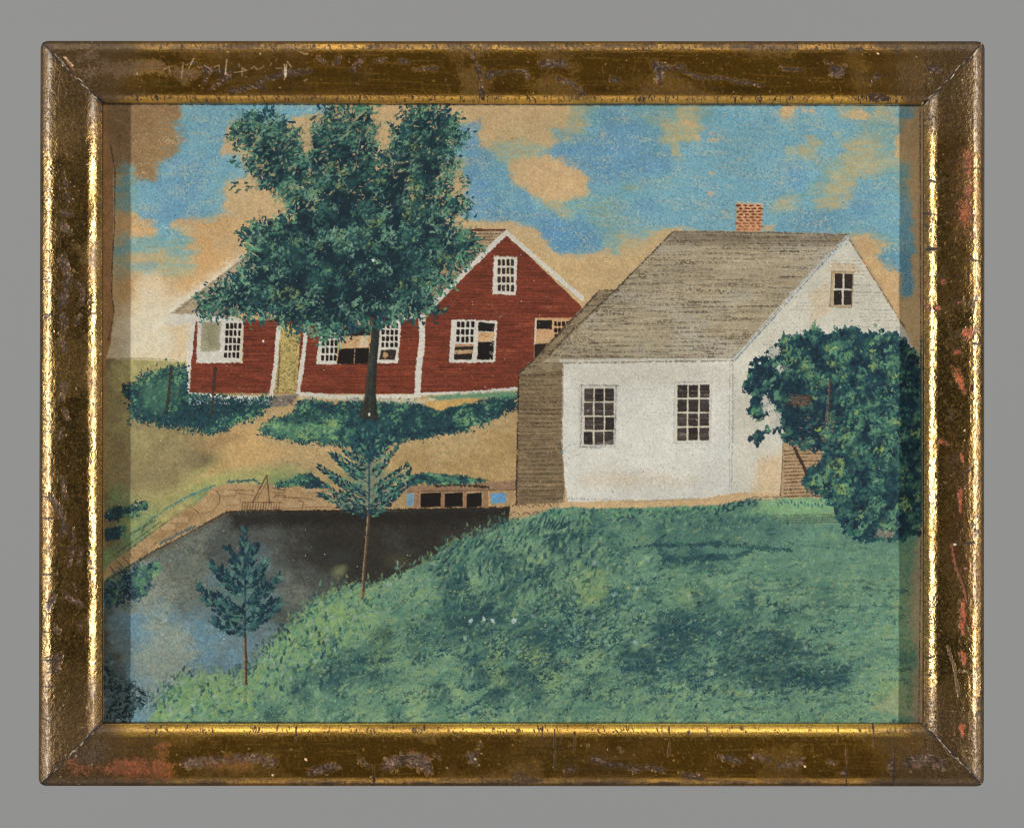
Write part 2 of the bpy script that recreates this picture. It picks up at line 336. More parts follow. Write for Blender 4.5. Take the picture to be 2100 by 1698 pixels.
    for (x, y, w_, h_) in ((640, 1004, 44, 12), (690, 1012, 40, 12), (600, 1036, 40, 12), (650, 1034, 44, 12), (700, 1036, 36, 12), (760, 1030, 40, 14), (800, 1018, 34, 14), (370, 1066, 34, 14), (345, 1082, 30, 12), (480, 1030, 24, 12), (470, 1012, 26, 10)):
        cv.fill([(x - w_ / 2, y - h_ / 2 + 2), (x - w_ / 2 + 5, y - h_ / 2), (x + w_ / 2 - 3, y - h_ / 2), (x + w_ / 2, y), (x + w_ / 2 - 4, y + h_ / 2), (x - w_ / 2 + 2, y + h_ / 2)], C(186, 152, 112), None, feather=3, wob=2, dry=1.5, alpha=.7)
        cv.line([(x - w_ / 2, y + h_ / 2), (x + w_ / 2, y + h_ / 2 - 1), (x + w_ / 2 + 2, y - h_ / 2)], 1.6, pen, .45)
    for p, wdt in (([(518, 1030), (547, 975), (549, 975)], 3.2), ([(547, 974), (553, 1032)], 3.0), ([(524, 1030), (549, 985)], 1.6)): cv.line(p, wdt, C(104, 76, 56), .85)
    cv.line([(496, 1030), (578, 1030)], 2, pen, .75); cv.line([(496, 1046), (580, 1046)], 2, pen, .8)
    for i in range(15): cv.line([(498 + i * 5.4, 1031), (496 + i * 5.4, 1045)], 1.7, pen, .7)
    cv.line([(466, 1049), (700, 1047), (1062, 1040)], 3, C(46, 36, 28), .85, dry=2)
    cv.line([(215, 1192), (310, 1133), (390, 1091), (466, 1049)], 3, C(60, 50, 42), .8, dry=1.6)
    cv.line([(330, 1112), (390, 1084), (400, 1080)], 6, C(40, 74, 92), .55, dry=3)
    for p in ([(262, 1130), (300, 1100), (345, 1068)], [(225, 1145), (262, 1118), (330, 1070)], [(262, 1098), (320, 1066)], [(295, 1078), (318, 1060)], [(280, 1160), (320, 1112)], [(290, 1092), (300, 1076)], [(270, 1168), (300, 1130)],
              [(240, 1150), (256, 1168)], [(252, 1142), (268, 1160)], [(266, 1135), (276, 1150)], [(226, 1160), (236, 1178)]):
        cv.line(p, 1.8, C(60, 66, 52), .65, dry=1)
    cv.fill([(1048, 1030), (1150, 1028), (1155, 1042), (1120, 1052), (1085, 1062), (1045, 1062)], C(186, 152, 108), wl, feather=3, wob=2, dry=1.5)
    for (x, y, rr) in ((1058, 1040, 8), (1078, 1042, 9), (1100, 1040, 8), (1056, 1056, 9), (1080, 1056, 8), (1122, 1038, 8), (1140, 1034, 6), (1100, 1054, 7)):
        cv.line([(x - rr, y), (x - rr * .6, y - rr * .6), (x, y - rr * .7), (x + rr * .7, y - rr * .4), (x + rr, y)], 1.7, C(96, 70, 50), .7)
    op = I('painted_stone_wall/opening')
    cv.fill([(835, 996), (1062, 985), (1062, 1006), (835, 1010)], C(136, 104, 82), None, feather=5, wob=2, alpha=.75, dry=2)
    cv.line([(895, 996), (930, 994), (1000, 998)], 4, C(44, 34, 26), .8, dry=3)
    cv.line([(835, 1008), (1060, 1004)], 1.8, C(90, 66, 52), .7)
    for (a, b) in ((863, 904), (912, 949), (957, 988)):
        cv.fill([(a, 1012), (b, 1010), (b, 1038), (a - 1, 1041)], C(30, 24, 20), op, feather=2, wob=1, var=.1)
    for (a, b) in ((848, 860), (905, 912), (950, 957), (990, 1002)):
        cv.fill([(a, 1008), (b, 1008), (b, 1042), (a, 1042)], C(146, 108, 78), None, feather=2, wob=1, alpha=.85)
    cv.line([(1002, 1008), (1003, 1036)], 2, C(206, 176, 110), .8)
    cv.fill([(834, 1013), (849, 1012), (848, 1036), (835, 1038)], C(104, 146, 172), None, feather=3, wob=1, alpha=.9)
    cv.fill([(1006, 1012), (1037, 1011), (1037, 1031), (1007, 1032)], C(94, 146, 188), None, feather=3, wob=1, alpha=.95)
    # ---- meadow
    pm = {'1': C(66, 98, 92), '2': C(82, 116, 100), '3': C(102, 138, 114), '4': C(122, 154, 120), '5': C(128, 152, 102), '6': C(94, 118, 84)}
    s3 = '3'
    rm = {1025: s3 * 43, 1065: s3 * 21 + '4333232323222233333333', 1105: s3 * 18 + '213431232332222323' + s3 * 7, 1145: s3 * 16 + '321312432323311123' + s3 * 7 + '44',
          1185: '4' * 15 + '433143213453' + s3 * 8 + '23343344', 1225: '4' * 12 + '4433431221325513235231333233344', 1265: '5' * 10 + '4554433211132332333212223233333' + '44',
          1305: '5' * 9 + '5553463221232113333311223113333444', 1345: '4' * 8 + '44432263234253513431112321222333333', 1385: '4' * 7 + '443221223443151253233232321121213444',
          1425: '4' * 4 + '554533232334424313243343334333333334555', 1465: '4' * 3 + '4433332333442433333'}
    md = cv.letters(rm, pm, warp=16, wk=60, sharp=1.3)
    mp = [(296, 1500), (318, 1452), (347, 1412), (372, 1390), (430, 1384), (481, 1384), (526, 1366), (548, 1326), (584, 1294), (626, 1258), (650, 1228), (700, 1208), (760, 1200), (820, 1178), (880, 1145), (930, 1120), (975, 1098),
          (1010, 1080), (1060, 1065), (1110, 1050), (1160, 1035), (1230, 1042), (1330, 1035), (1400, 1038), (1480, 1035), (1530, 1015), (1560, 1020), (1600, 1020), (1700, 1018), (1906, 1015), (1906, 1500)]
    mid_ = I('painted_meadow')
    cv.fill(mp, md, mid_, feather=5, wob=8, wsc=16, dry=5, var=0.08, vs=8)
    dk, mg, lg, yg, bl = C(44, 74, 78), C(84, 122, 104), C(126, 160, 124), C(144, 162, 106), C(176, 190, 186)
    # broken brush touches follow the chart
    mcl = cv.F(34, 20, k=171) + .6 * cv.N(9, 7, k=175)
    n = 0
    while n < 12000:
        x, y = r.uniform(290, 1900), r.uniform(1020, 1490)
        if not inside(mp, x, y): continue
        n += 1
        i = min(cv.h - 1, int((y - cv.y0) / cv.st)); j = min(cv.w - 1, int((x - cv.x0) / cv.st))
        base = md[i, j]
        k = r.random()
        lum = base.mean() + r.normal(0, .07) + .085 * float(mcl[i, j])
        cc = dk if lum < .38 else mg if lum < .46 else lg if lum < .53 else yg
        near = max(0, 1 - (x - 300) / 520) * (1 if y > 1180 else 0)
        l = r.uniform(4, 13) * (1.0 + .5 * near); ang = r.normal(-.5, .5) if near < .2 else r.normal(-1.2, .5)
        al = r.uniform(.25, .8) * (.55 if (x > 1500 and y < 1180) else 1)
        cv.dab(x, y, l, r.uniform(2.5, 6.5), ang, cc * (1 + r.normal(0, .05)), al, soft=.6, grain=.8)
    for i in range(420):      # long soft sideways strokes
        x, y = r.uniform(700, 1890), r.uniform(1040, 1480)
        if not inside(mp, x, y): continue
        cv.dab(x, y, r.uniform(30, 120), r.uniform(3, 9), r.normal(-.12, .12), [dk, mg, mg, C(92, 138, 110), C(104, 148, 116)][r.integers(5)], r.uniform(.15, .4), soft=1, grain=1)
    # smooth band right of centre, under the white house and at the right edge
    cv.fill([(1220, 1075), (1500, 1060), (1700, 1075), (1895, 1105), (1895, 1190), (1700, 1185), (1480, 1165), (1300, 1120)], C(98, 136, 114), None, feather=50, wob=10, alpha=.55, var=.06)
    cv.fill([(1370, 1060), (1560, 1050), (1660, 1070), (1620, 1105), (1450, 1110), (1320, 1095)], C(74, 108, 98), None, feather=36, wob=8, alpha=.55, dry=2)
    for p, wd_, a_ in (([(1300, 1122), (1350, 1118)], 4, .9), ([(1345, 1118), (1480, 1116), (1620, 1128)], 9, .85), ([(1360, 1145), (1440, 1146), (1500, 1140), (1540, 1130)], 10, .75), ([(1355, 1128), (1362, 1150)], 9, .8), ([(1430, 1170), (1500, 1172)], 5, .6),
                        ([(712, 1358), (760, 1356), (800, 1352)], 11, .85), ([(706, 1382), (750, 1380), (790, 1384)], 8, .75), ([(1410, 1108), (1700, 1122), (1760, 1130)], 3, .3), ([(1600, 1205), (1870, 1212)], 3, .45), ([(1540, 1270), (1700, 1262)], 6, .4),
                        ([(1640, 1348), (1700, 1340)], 4, .5), ([(1450, 1300), (1540, 1290)], 12, .45), ([(1230, 1232), (1300, 1222)], 5, .5), ([(1240, 1440), (1310, 1405), (1370, 1385)], 8, .35), ([(1170, 1430), (1200, 1415)], 8, .6), ([(1850, 1245), (1790, 1240)], 4, .35)):
        cv.line(p, wd_, dk, a_, dry=4, wob=2)
    for (x, y, l, w_, an) in ((1372, 1300, 70, 40, -.5), (1330, 1368, 90, 45, 0), (1440, 1380, 70, 34, .1), (1160, 1300, 80, 50, .3), (1010, 1380, 40, 60, .9), (1120, 1385, 70, 22, -.4), (905, 1150, 50, 30, -.8), (1030, 1170, 34, 80, .4), (1110, 1185, 26, 70, -.3),
                                  (950, 1210, 80, 60, .2), (1640, 1400, 90, 40, .1), (1700, 1370, 60, 30, 0), (1560, 1330, 60, 24, 0), (860, 1290, 80, 30, -.3), (1590, 1250, 70, 30, 0), (1010, 1450, 60, 30, -.2), (1480, 1350, 60, 20, 0)):
        for q in range(int(l * w_ / 45)):
            u, v = r.normal(0, .33, 2)
            xx = x + u * l * math.cos(an) - v * w_ * math.sin(an); yy = y + u * l * math.sin(an) + v * w_ * math.cos(an)
            cv.dab(xx, yy, r.uniform(5, 14), r.uniform(3, 8), r.normal(-.4, .5), dk * r.uniform(.85, 1.15), r.uniform(.35, .8), soft=.7, grain=.9)
    for (x, y, l, w_) in ((1205, 1195, 90, 50), (1180, 1225, 60, 20), (1270, 1205, 40, 30), (1085, 1360, 50, 26), (1260, 1335, 60, 18), (1490, 1420, 60, 14), (1560, 1200, 60, 20)):
        for q in range(int(l * w_ / 150)):
            u, v = r.normal(0, .36, 2)
            cv.dab(x + u * l, y + v * w_, r.uniform(3, 9), r.uniform(2, 5), r.normal(-.4, .5), [C(158, 168, 92), C(176, 158, 84), C(132, 156, 96)][r.integers(3)], r.uniform(.4, .85), soft=.7, grain=.9)
    mdl = md.mean(-1); dks = (.455 - mdl) * 4.6 + .45 * cv.F(30, 16, k=201) + .35 * cv.F(12, 8, k=204)
    drybrush(mp, C(38, 74, 82), dks, .42, 2.4, .7)
    drybrush(mp, C(126, 156, 102), -dks + .4 * cv.F(18, 10, k=207), .46, 2.2, .45)
    for (x, y) in scatter(mp, 2600, r):       # separate loaded strokes
        i = min(cv.h - 1, int((y - cv.y0) / cv.st)); j = min(cv.w - 1, int((x - cv.x0) / cv.st))
        right = np.clip((x - 1150) / 500, 0, 1); ang = (-1.0 + r.normal(0, .45)) * (1 - right) + right * r.normal(-.1, .25)
        v = float(dks[i, j]) + r.normal(0, .45)
        cc = C(40, 68, 74) if v > .8 else C(66, 100, 92) if v > .35 else C(96, 132, 110) if v > -.15 else C(120, 154, 120) if v > -.6 else C(140, 160, 108)
        cv.dab(x, y, r.uniform(8, 26), r.uniform(3.5, 8), ang, cc * (1 + r.normal(0, .05)), r.uniform(.35, .85) * (.6 if y < 1180 and x > 1480 else 1), None, soft=.4, grain=.75)
    drybrush(mp, C(70, 118, 100), cv.F(60, 12, k=209), .3, 2.0, .4)
    for (x, y, l, w_, an) in ((1140, 1335, 150, 26, -.5), (1060, 1300, 110, 22, -.9), (1000, 1330, 90, 20, -.8), (890, 1340, 120, 14, -.2), (1170, 1270, 70, 30, 1.0), (970, 1450, 90, 20, -.3), (1390, 1290, 90, 34, -.4), (1330, 1362, 110, 40, -.1), (1450, 1390, 80, 20, -.5), (1250, 1420, 90, 10, -.4), (1660, 1395, 120, 26, -.1), (1700, 1295, 80, 16, 0), (1560, 1430, 100, 10, 0)):
        for q in range(int(l * w_ / 60)):
            u = r.uniform(-.5, .5); v = r.normal(0, .3)
            cv.dab(x + u * l * math.cos(an) - v * w_ * math.sin(an), y + u * l * math.sin(an) + v * w_ * math.cos(an), r.uniform(12, 34), r.uniform(3, 7), an + r.normal(0, .15), C(38, 74, 84) * r.uniform(.9, 1.2), r.uniform(.25, .6), soft=.9, grain=1.2)
    for (x, y) in scatter([(930, 1110), (1060, 1075), (1230, 1060), (1240, 1140), (1200, 1240), (1080, 1260), (920, 1250), (860, 1200)], 420, r):
        cv.dab(x, y, r.uniform(12, 28), r.uniform(5, 9), -1.25 + r.normal(0, .35), [C(40, 70, 78), C(58, 92, 90), C(104, 144, 116), C(126, 158, 116), C(84, 124, 106)][r.integers(5)], r.uniform(.45, .9), None, soft=.5, grain=.7)
    for (x, y) in scatter([(1240, 1045), (1580, 1035), (1620, 1070), (1500, 1085), (1260, 1090)], 200, r):
        cv.dab(x, y, r.uniform(8, 18), r.uniform(4, 7), -1.0 + r.normal(0, .5), [C(54, 88, 88), C(88, 128, 106), C(118, 154, 120)][r.integers(3)], r.uniform(.4, .8), None, soft=.5, grain=.7)
    for (x, y) in scatter(mp, 900, r):
        if y < 1150: continue
        for q in range(3): cv.dab(x + r.normal(0, 8), y + r.normal(0, 4), r.uniform(4, 10), r.uniform(2.5, 5), -.5 + r.normal(0, .5), C(136, 164, 122) if r.random() < .6 else C(150, 166, 104), r.uniform(.35, .8), None, soft=.5, grain=.8)
    for (x, y) in scatter([(940, 1230), (1240, 1230), (1500, 1270), (1720, 1330), (1700, 1420), (1200, 1440), (960, 1420)], 300, r):
        for q in range(4): cv.dab(x + r.normal(0, 12), y + r.normal(0, 5), r.uniform(8, 20), r.uniform(4, 8), -.55 + r.normal(0, .35), C(42, 70, 76) * r.uniform(.9, 1.25), r.uniform(.25, .6), None, soft=.5, grain=1.0)
    for (x, y) in scatter([(620, 1300), (900, 1190), (1250, 1220), (1300, 1400), (1150, 1480), (560, 1480)], 420, r):
        cc = [C(46, 76, 80), C(62, 98, 92), C(88, 130, 108), C(116, 152, 118), C(128, 158, 112)][r.choice(5, p=[.26, .22, .2, .2, .12])]
        cv.dab(x, y, r.uniform(18, 48), r.uniform(5, 11), r.normal(-.55, .3), cc, r.uniform(.25, .6), None, soft=.6, grain=1.2)
    for (x, y) in scatter([(1300, 1150), (1880, 1200), (1880, 1460), (1250, 1470)], 260, r):
        cv.dab(x, y, r.uniform(24, 70), r.uniform(4, 8), r.normal(-.08, .12), [C(52, 84, 86), C(120, 154, 122), C(96, 132, 112)][r.integers(3)], r.uniform(.2, .5), None, soft=.7, grain=1.3)
    # light leafy bank along the pond
    bank = [(312, 1478), (335, 1425), (375, 1388), (480, 1384), (525, 1368), (545, 1325), (580, 1292), (625, 1252), (650, 1218), (700, 1200), (750, 1205), (790, 1250), (740, 1300), (670, 1350), (600, 1390), (540, 1420), (500, 1475)]
    for (x, y) in scatter(bank, 1250, r):
        x += r.normal(0, 5); y += r.normal(0, 5)
        k = r.random()
        cc = C(136, 164, 98) if k < .42 else C(106, 150, 108) if k < .75 else C(46, 88, 92) if k < .93 else C(150, 160, 150)
        cv.dab(x, y, r.uniform(8, 19), r.uniform(4, 9), r.normal(-1.2, .6), cc * (1 + r.normal(0, .05)), r.uniform(.35, .85), mid_ if k < .9 else None, soft=.7, grain=.8)
    ed = mp[1:22]
    for k in range(520):
        t = r.random() * (len(ed) - 1); a = int(t); f = t - a
        x = ed[a][0] * (1 - f) + ed[a + 1][0] * f + r.normal(-4, 9); y = ed[a][1] * (1 - f) + ed[a + 1][1] * f + r.normal(-3, 9)
        if x > 1050: continue
        cv.dab(x, y, r.uniform(7, 18), r.uniform(3.5, 7), -1.25 + r.normal(0, .45), [C(112, 148, 112), C(128, 156, 100), C(62, 98, 92), C(88, 128, 106), C(44, 74, 78)][r.integers(5)], r.uniform(.35, .85), mid_ if r.random() < .5 else None, soft=.6, grain=.9)
    for i in range(26):
        x = r.uniform(560, 700); y = r.uniform(1285, 1420)
        cv.dab(x, y, r.uniform(10, 16), r.uniform(5, 8), 1.35 + r.normal(0, .2), dk, .85, soft=.6)
    # strokes fringing the top of the meadow
    for i in range(130):
        x = r.uniform(900, 1160); y = 1042 + (1160 - x) * .33 + r.uniform(-4, 34)
        cv.dab(x, y, r.uniform(12, 26), r.uniform(3, 6), -1.0 + r.normal(0, .25), [dk, mg, lg, C(98, 144, 112)][r.integers(4)], r.uniform(.6, .95), mid_, soft=.5)
    for i in range(9): cv.dab(1118 + i * 6, 1080 - abs(i - 5) * 2, 30, 4.5, -1.25 + i * .07, dk, .9, soft=.5)
    for i in range(9): cv.dab(1135 + i * 12 + r.normal(0, 2), 1100 - i, r.uniform(18, 30), r.uniform(7, 11), -1.0 + r.normal(0, .2), dk, .75, soft=.7, grain=.8)
    for i in range(190):
        x = r.uniform(1150, 1600); y = 1036 - max(0, (x - 1450)) * .10 + r.uniform(0, 26)
        cv.dab(x, y, r.uniform(6, 15), r.uniform(4, 8), -.9 + r.normal(0, .4), [dk, C(84, 134, 106), C(110, 156, 110), mg][r.integers(4)], r.uniform(.5, .9), mid_, soft=.6)
    for i in range(150):
        x = r.uniform(1110, 1500); cv.dab(x, 1040 + (12 if x < 1160 else 0) + r.uniform(-6, 6), r.uniform(8, 17), r.uniform(3.5, 6), -1.1 + r.normal(0, .4), [C(50, 92, 90), C(84, 134, 106), C(108, 154, 110)][r.integers(3)], .9, mid_, soft=.4)
    for i in range(60):
        x = r.uniform(1470, 1560); y = 1036 - (x - 1470) * .2 + r.uniform(-8, 16)
        cv.dab(x, y, r.uniform(7, 14), r.uniform(4, 7), -.7 + r.normal(0, .5), dk, .85, mid_, soft=.6)
    cv.fill([(1570, 1022), (1720, 1020), (1720, 1055), (1600, 1060), (1540, 1050)], C(132, 168, 118), None, feather=14, wob=5, alpha=.8, dry=2)
    for i in range(16): cv.dab(1595 + i * 7, 1032 + r.uniform(-4, 6), 11, 4, 1.3 + r.normal(0, .3), C(48, 100, 110), .7)
    for i in range(4): cv.line([(1586 + i * 6, 1057 + i * 5), (1720, 1055 + i * 5)], 2.2, C(76, 76, 52), .5, dry=1.1)
    # pale flower spots
    for (x, y) in ((965, 1272), (992, 1269), (1011, 1272), (1056, 1272), (955, 1309), (815, 1153), (798, 1198), (888, 1156), (1216, 1265), (1415, 1228), (1413, 1219), (1475, 1210), (1328, 1147), (1219, 1155), (1260, 1218), (1178, 1226), (1306, 1207), (1186, 1308), (1243, 1315),
                   (1304, 1317), (1350, 1372), (1460, 1380), (1092, 1263), (1052, 1275), (1475, 1298), (395, 1446), (430, 1388), (448, 1440), (1653, 1330), (1540, 1418), (1063, 1335)):
        big = 960 < x < 1060 and 1260 < y < 1320
        cv.dab(x, y, r.uniform(9, 13), r.uniform(7, 11), r.uniform(0, 3), C(186, 202, 196) if big else C(158, 184, 176), .9 if big else r.uniform(.45, .8), soft=.7, grain=1.0)
    cv.line([(815, 1150), (815, 1166)], 2, C(150, 168, 160), .7)
    # right strip of bare paper
    cv.fill([(1885, 1075), (1895, 1060), (1906, 1060), (1906, 1500), (1868, 1500), (1868, 1400), (1885, 1340), (1860, 1280), (1868, 1200)], C(170, 150, 116), None, feather=16, wob=8, alpha=.8)
    cv.fill([(1830, 1420), (1860, 1400), (1862, 1470), (1780, 1452)], C(160, 165, 120), None, feather=14, wob=6, alpha=.7, dry=2)
    # ---- red house
    H = 'painted_red_house'
    rf = I(H + '/roof')
    X_ = cv.win(200, 200, 1906, 1494)
    cv.fill([(352, 642), (520, 512), (700, 470), (800, 470), (800, 650), (560, 655), (400, 652)], C(172, 152, 122), rf, feather=2, wob=.8, dry=1.2, var=.08)
    cv.fill([(800, 471), (1040, 473), (1036, 484), (880, 642), (800, 650)], C(170, 144, 112), I(H + '/roof#2'), feather=2, wob=.8, dry=1, var=.08)
    cv.line([(905, 472), (1036, 472)], 4.5, C(92, 44, 32), .9, I(H + '/roof#2'))
    for i in range(26):
        y = 480 + i * 6.2; x1 = 1036 - (y - 473) * .97
        cv.line([(x1 - 150, y + 1), (x1 - 4, y)], 1.5, C(92, 70, 54), .6, dry=1.4)
    for i in range(16):
        y = 560 + i * 5.5; x0 = 352 + (640 - y) * 1.3
        cv.line([(x0, y), (x0 + 240, y + r.normal(0, 2))], 1.4, C(128, 106, 82), .42, dry=1.6)
    cv.line([(362, 640), (440, 578), (525, 512)], 2.0, C(110, 100, 90), .6)
    cv.fill([(480, 660), (500, 640), (610, 640), (600, 664), (520, 664)], C(206, 164, 114), rf, feather=3, wob=2, dry=1)
    red = C(118, 55, 37)
    lw = [(396, 656), (560, 656), (872, 650), (857, 808), (388, 806)]
    gw = [(873, 655), (882, 640), (1038, 480), (1194, 630), (1180, 660), (1066, 772), (1064, 800), (857, 806)]
    yy = np.arange(cv.h, dtype=np.float32) * cv.st + cv.y0
    wav = cv.F(90, 8, k=71) * 2.2
    board = np.sin((yy[:, None] + wav) * (2 * math.pi / 6.3))
    fld = cv.F(40, 5, k=74)
    redf = (red[None, None] * (1 + .06 * board + .14 * fld)[..., None]).astype(np.float32)
    redf = redf + (C(146, 68, 44) - redf) * np.clip(cv.F(26, 7, k=77) * 1.1 - .1, 0, .5)[..., None]
    wid = I(H + '/clapboard_wall')
    cv.fill(lw, redf, wid, feather=1.6, wob=.8, dry=.8, var=.03)
    cv.fill(gw, redf, wid, feather=1.6, wob=.8, dry=.8, var=.03)
    for i in range(150):       # dark and light board lines
        y = r.uniform(490, 800)
        x0 = r.uniform(396, 1130); L = r.uniform(30, 120)
        if inside(lw, x0, y) and inside(lw, x0 + L, y) or inside(gw, x0, y) and inside(gw, x0 + L, y):
            dkl = r.random() < .65
            cv.line([(x0, y), (x0 + L * .5, y + r.normal(0, .6)), (x0 + L, y + r.normal(0, .8))], 1.5, C(84, 30, 24) if dkl else C(176, 96, 62), r.uniform(.3, .6), dry=1.2)
    tr = I(H + '/white_trim'); wh = C(206, 197, 182); cream = C(206, 190, 158)
    def trim(p, wd_, a=1, dry=1.4): cv.line(p, wd_, wh, a, tr, dry=dry, wob=.8)
    cv.fill([(355, 646), (400, 644), (500, 654), (480, 662), (395, 660), (350, 668)], wh, tr, feather=3, wob=1.5, dry=2)
    trim([(397, 652), (388, 735), (383, 805)], 10); trim([(382, 808), (470, 815), (555, 816)], 8)
    trim([(612, 808), (700, 815), (860, 812)], 8); trim([(700, 813), (840, 812)], 6, .8)
    trim([(864, 655), (866, 700), (858, 760), (856, 808)], 13); trim([(800, 668), (830, 652), (868, 648)], 7); trim([(856, 808), (950, 806), (1064, 797)], 6)
    trim([(1038, 478), (960, 552), (882, 632), (878, 640)], 10); trim([(1040, 479), (1120, 548), (1194, 612)], 9); cv.line([(1180, 612), (1197, 632)], 4, C(200, 160, 110), .8, dry=1)
    for i in range(8): cv.line([(862, 665 + i * 18), (869, 662 + i * 18)], 1.2, C(120, 100, 88), .35)
    # door
    dr = I(H + '/door')
    cv.fill([(574, 668), (618, 662), (608, 806), (562, 806)], C(176, 152, 92), dr, feather=2, wob=1, var=.15, vs=5)
    for i in range(620):
        x, y = r.uniform(566, 616), r.uniform(672, 804)
        if x < 566 + (806 - y) * .075 or x > 607 + (806 - y) * .07: continue
        cv.dab(x, y, r.uniform(3, 9), r.uniform(1.4, 2.6), r.uniform(0, 3.1), [C(206, 186, 108), C(98, 88, 56), C(140, 122, 78), C(196, 172, 100)][r.integers(4)], r.uniform(.35, .8))
    cv.line([(574, 700), (570, 800)], 3, C(66, 58, 42), .6, dry=2)
    trim([(572, 672), (565, 750), (556, 812)], 8); trim([(628, 666), (622, 730), (611, 806)], 8)
    st = I(H + '/doorstep')
    cv.fill([(562, 812), (614, 808), (604, 824), (590, 832), (546, 836)], C(140, 126, 110), st, feather=2, wob=1, var=.1, vs=6, dry=1)
    for i in range(9): cv.line([(556, 815 + i * 2.4), (606 - i, 812 + i * 2.2)], 1.2, C(84, 72, 64), .45, dry=1.5)
    # windows
    dkp = C(38, 30, 27); wn = I(H + '/window')
    def frame_fill(p, idd, col=wh): cv.fill(p, col, idd, feather=1.6, wob=.9, dry=1.3, var=.03)
    def panes(x0, y0, x1, y1, nx, ny, skew=0.0, rnd=.25, col=dkp, idd=None, gx=.15, gy=.12):
        pw = (x1 - x0) / nx; ph = (y1 - y0) / ny
        for i in range(nx):
            for j in range(ny):
                cx = x0 + (i + .5) * pw + skew * (y1 - (y0 + (j + .5) * ph)) + r.normal(0, .3); cy = y0 + (j + .5) * ph + r.normal(0, .3)
                hw = pw * (.5 - gx) + r.normal(0, .15); hh = ph * (.5 - gy) + r.normal(0, .15); k = rnd * min(hw, hh) * 1.6
                p = [(cx - hw + k, cy - hh), (cx + hw - k, cy - hh), (cx + hw, cy - hh + k), (cx + hw, cy + hh - k), (cx + hw - k, cy + hh), (cx - hw + k, cy + hh), (cx - hw, cy + hh - k), (cx - hw, cy - hh + k)]
                cv.fill(p, col * r.uniform(.8, 1.25), idd, feather=1.5, wob=.5, var=.1, vs=4, dry=.5)
    def opening(p, col): cv.fill(p, col, None, feather=1.6, wob=.6, dry=.8, var=.08)
    frame_fill([(405, 657), (500, 656), (497, 744), (403, 745)], I(H + '/shuttered_window'))
    cv.fill([(414, 660), (453, 660), (450, 721), (411, 721)], C(158, 150, 122), None, feather=2.5, wob=1, dry=1.5)
    cv.fill([(426, 664), (446, 664), (444, 712), (422, 712)], C(138, 130, 96), None, feather=12, wob=3, dry=2, alpha=.7)
    panes(458, 661, 492, 736, 4, 5, .06)
    cv.line([(498, 658), (494, 742)], 4, cream, .9)
    wb = I(H + '/wide_window')
    frame_fill([(658, 665), (700, 664), (700, 748), (648, 748)], wb)
    cv.fill([(693, 660), (775, 660), (768, 746), (690, 746)], C(200, 160, 112), wb, feather=2, wob=1)
    panes(657, 665, 692, 742, 4, 5, .05)
    opening([(695, 716), (758, 713), (756, 746), (691, 747)], C(32, 26, 23)); opening([(698, 672), (760, 668), (760, 688), (697, 690)], C(50, 40, 34))
    cv.line([(729, 700), (726, 745)], 2.2, C(186, 146, 104), .9, dry=1)
    for i in range(16): cv.dab(702 + r.uniform(0, 52), 702 + r.uniform(-5, 5), 3, 2, 0, C(120, 76, 50), .7)
    cv.fill([(738, 690), (755, 688), (752, 712), (738, 712)], C(212, 190, 160), None, feather=4, wob=2, dry=2, alpha=.8)
    frame_fill([(780, 660), (824, 655), (816, 745), (772, 745)], wb)
    panes(780, 662, 816, 714, 4, 4, .05)
    opening([(781, 718), (813, 717), (810, 738), (778, 738)], C(58, 48, 40)); cv.dab(791, 728, 12, 12, 0, C(186, 146, 104), .95); cv.dab(790, 734, 6, 8, 0, C(150, 112, 80), .8)
    frame_fill([(926, 655), (1020, 658), (1016, 740), (1014, 742), (976, 744), (921, 744)], I(H + '/gable_window_with_open_sash'))
    panes(934, 658, 972, 704, 4, 3, .04)
    opening([(934, 706), (972, 706), (970, 712), (932, 712)], C(196, 152, 108)); opening([(933, 711), (971, 710), (970, 718), (932, 719)], C(56, 44, 36)); opening([(932, 719), (970, 718), (969, 726), (931, 727)], C(184, 142, 100)); opening([(931, 727), (968, 725), (967, 737), (931, 738)], C(44, 36, 31))
    for i in range(9): cv.dab(936 + i * 4, 708, 2.6, 2, 0, C(120, 66, 44), .8)
    opening([(981, 661), (1016, 664), (1012, 680), (981, 680)], C(34, 28, 26)); opening([(981, 681), (1014, 681), (1012, 700), (980, 701)], C(204, 160, 112)); opening([(981, 702), (1014, 700), (1011, 738), (978, 738)], C(30, 25, 23))
    for i in range(12): cv.dab(985 + i * 2.6, 690 + r.uniform(-3, 3), 3, 2, 0, C(150, 96, 64), .7)
    for i in range(40): cv.dab(r.uniform(1004, 1016), r.uniform(662, 740), 3, 2, 0, C(206, 200, 190), r.uniform(.3, .8))
    cv.line([(976, 660), (974, 742)], 4.5, wh, .95)
    frame_fill([(1013, 526), (1061, 527), (1058, 606), (1010, 604)], I(H + '/attic_window'))
    panes(1019, 530, 1055, 600, 4, 4, -.0, col=C(58, 46, 44))
    for i in range(3): cv.line([(1029 + i * 9, 534), (1028 + i * 9, 598)], 1.5, C(196, 164, 118), .7)
    wp = I(H + '/window_behind_the_roof')
    cv.fill([(1098, 652), (1172, 652), (1130, 700), (1094, 738)], C(196, 152, 108), wp, feather=2, wob=1)
    opening([(1100, 657), (1132, 657), (1132, 675), (1100, 675)], C(38, 32, 29)); opening([(1096, 706), (1124, 704), (1096, 740)], C(44, 36, 32)); cv.line([(1099, 655), (1097, 705)], 3.5, wh, .7)
    panes(1136, 658, 1170, 696, 4, 3, -.05)
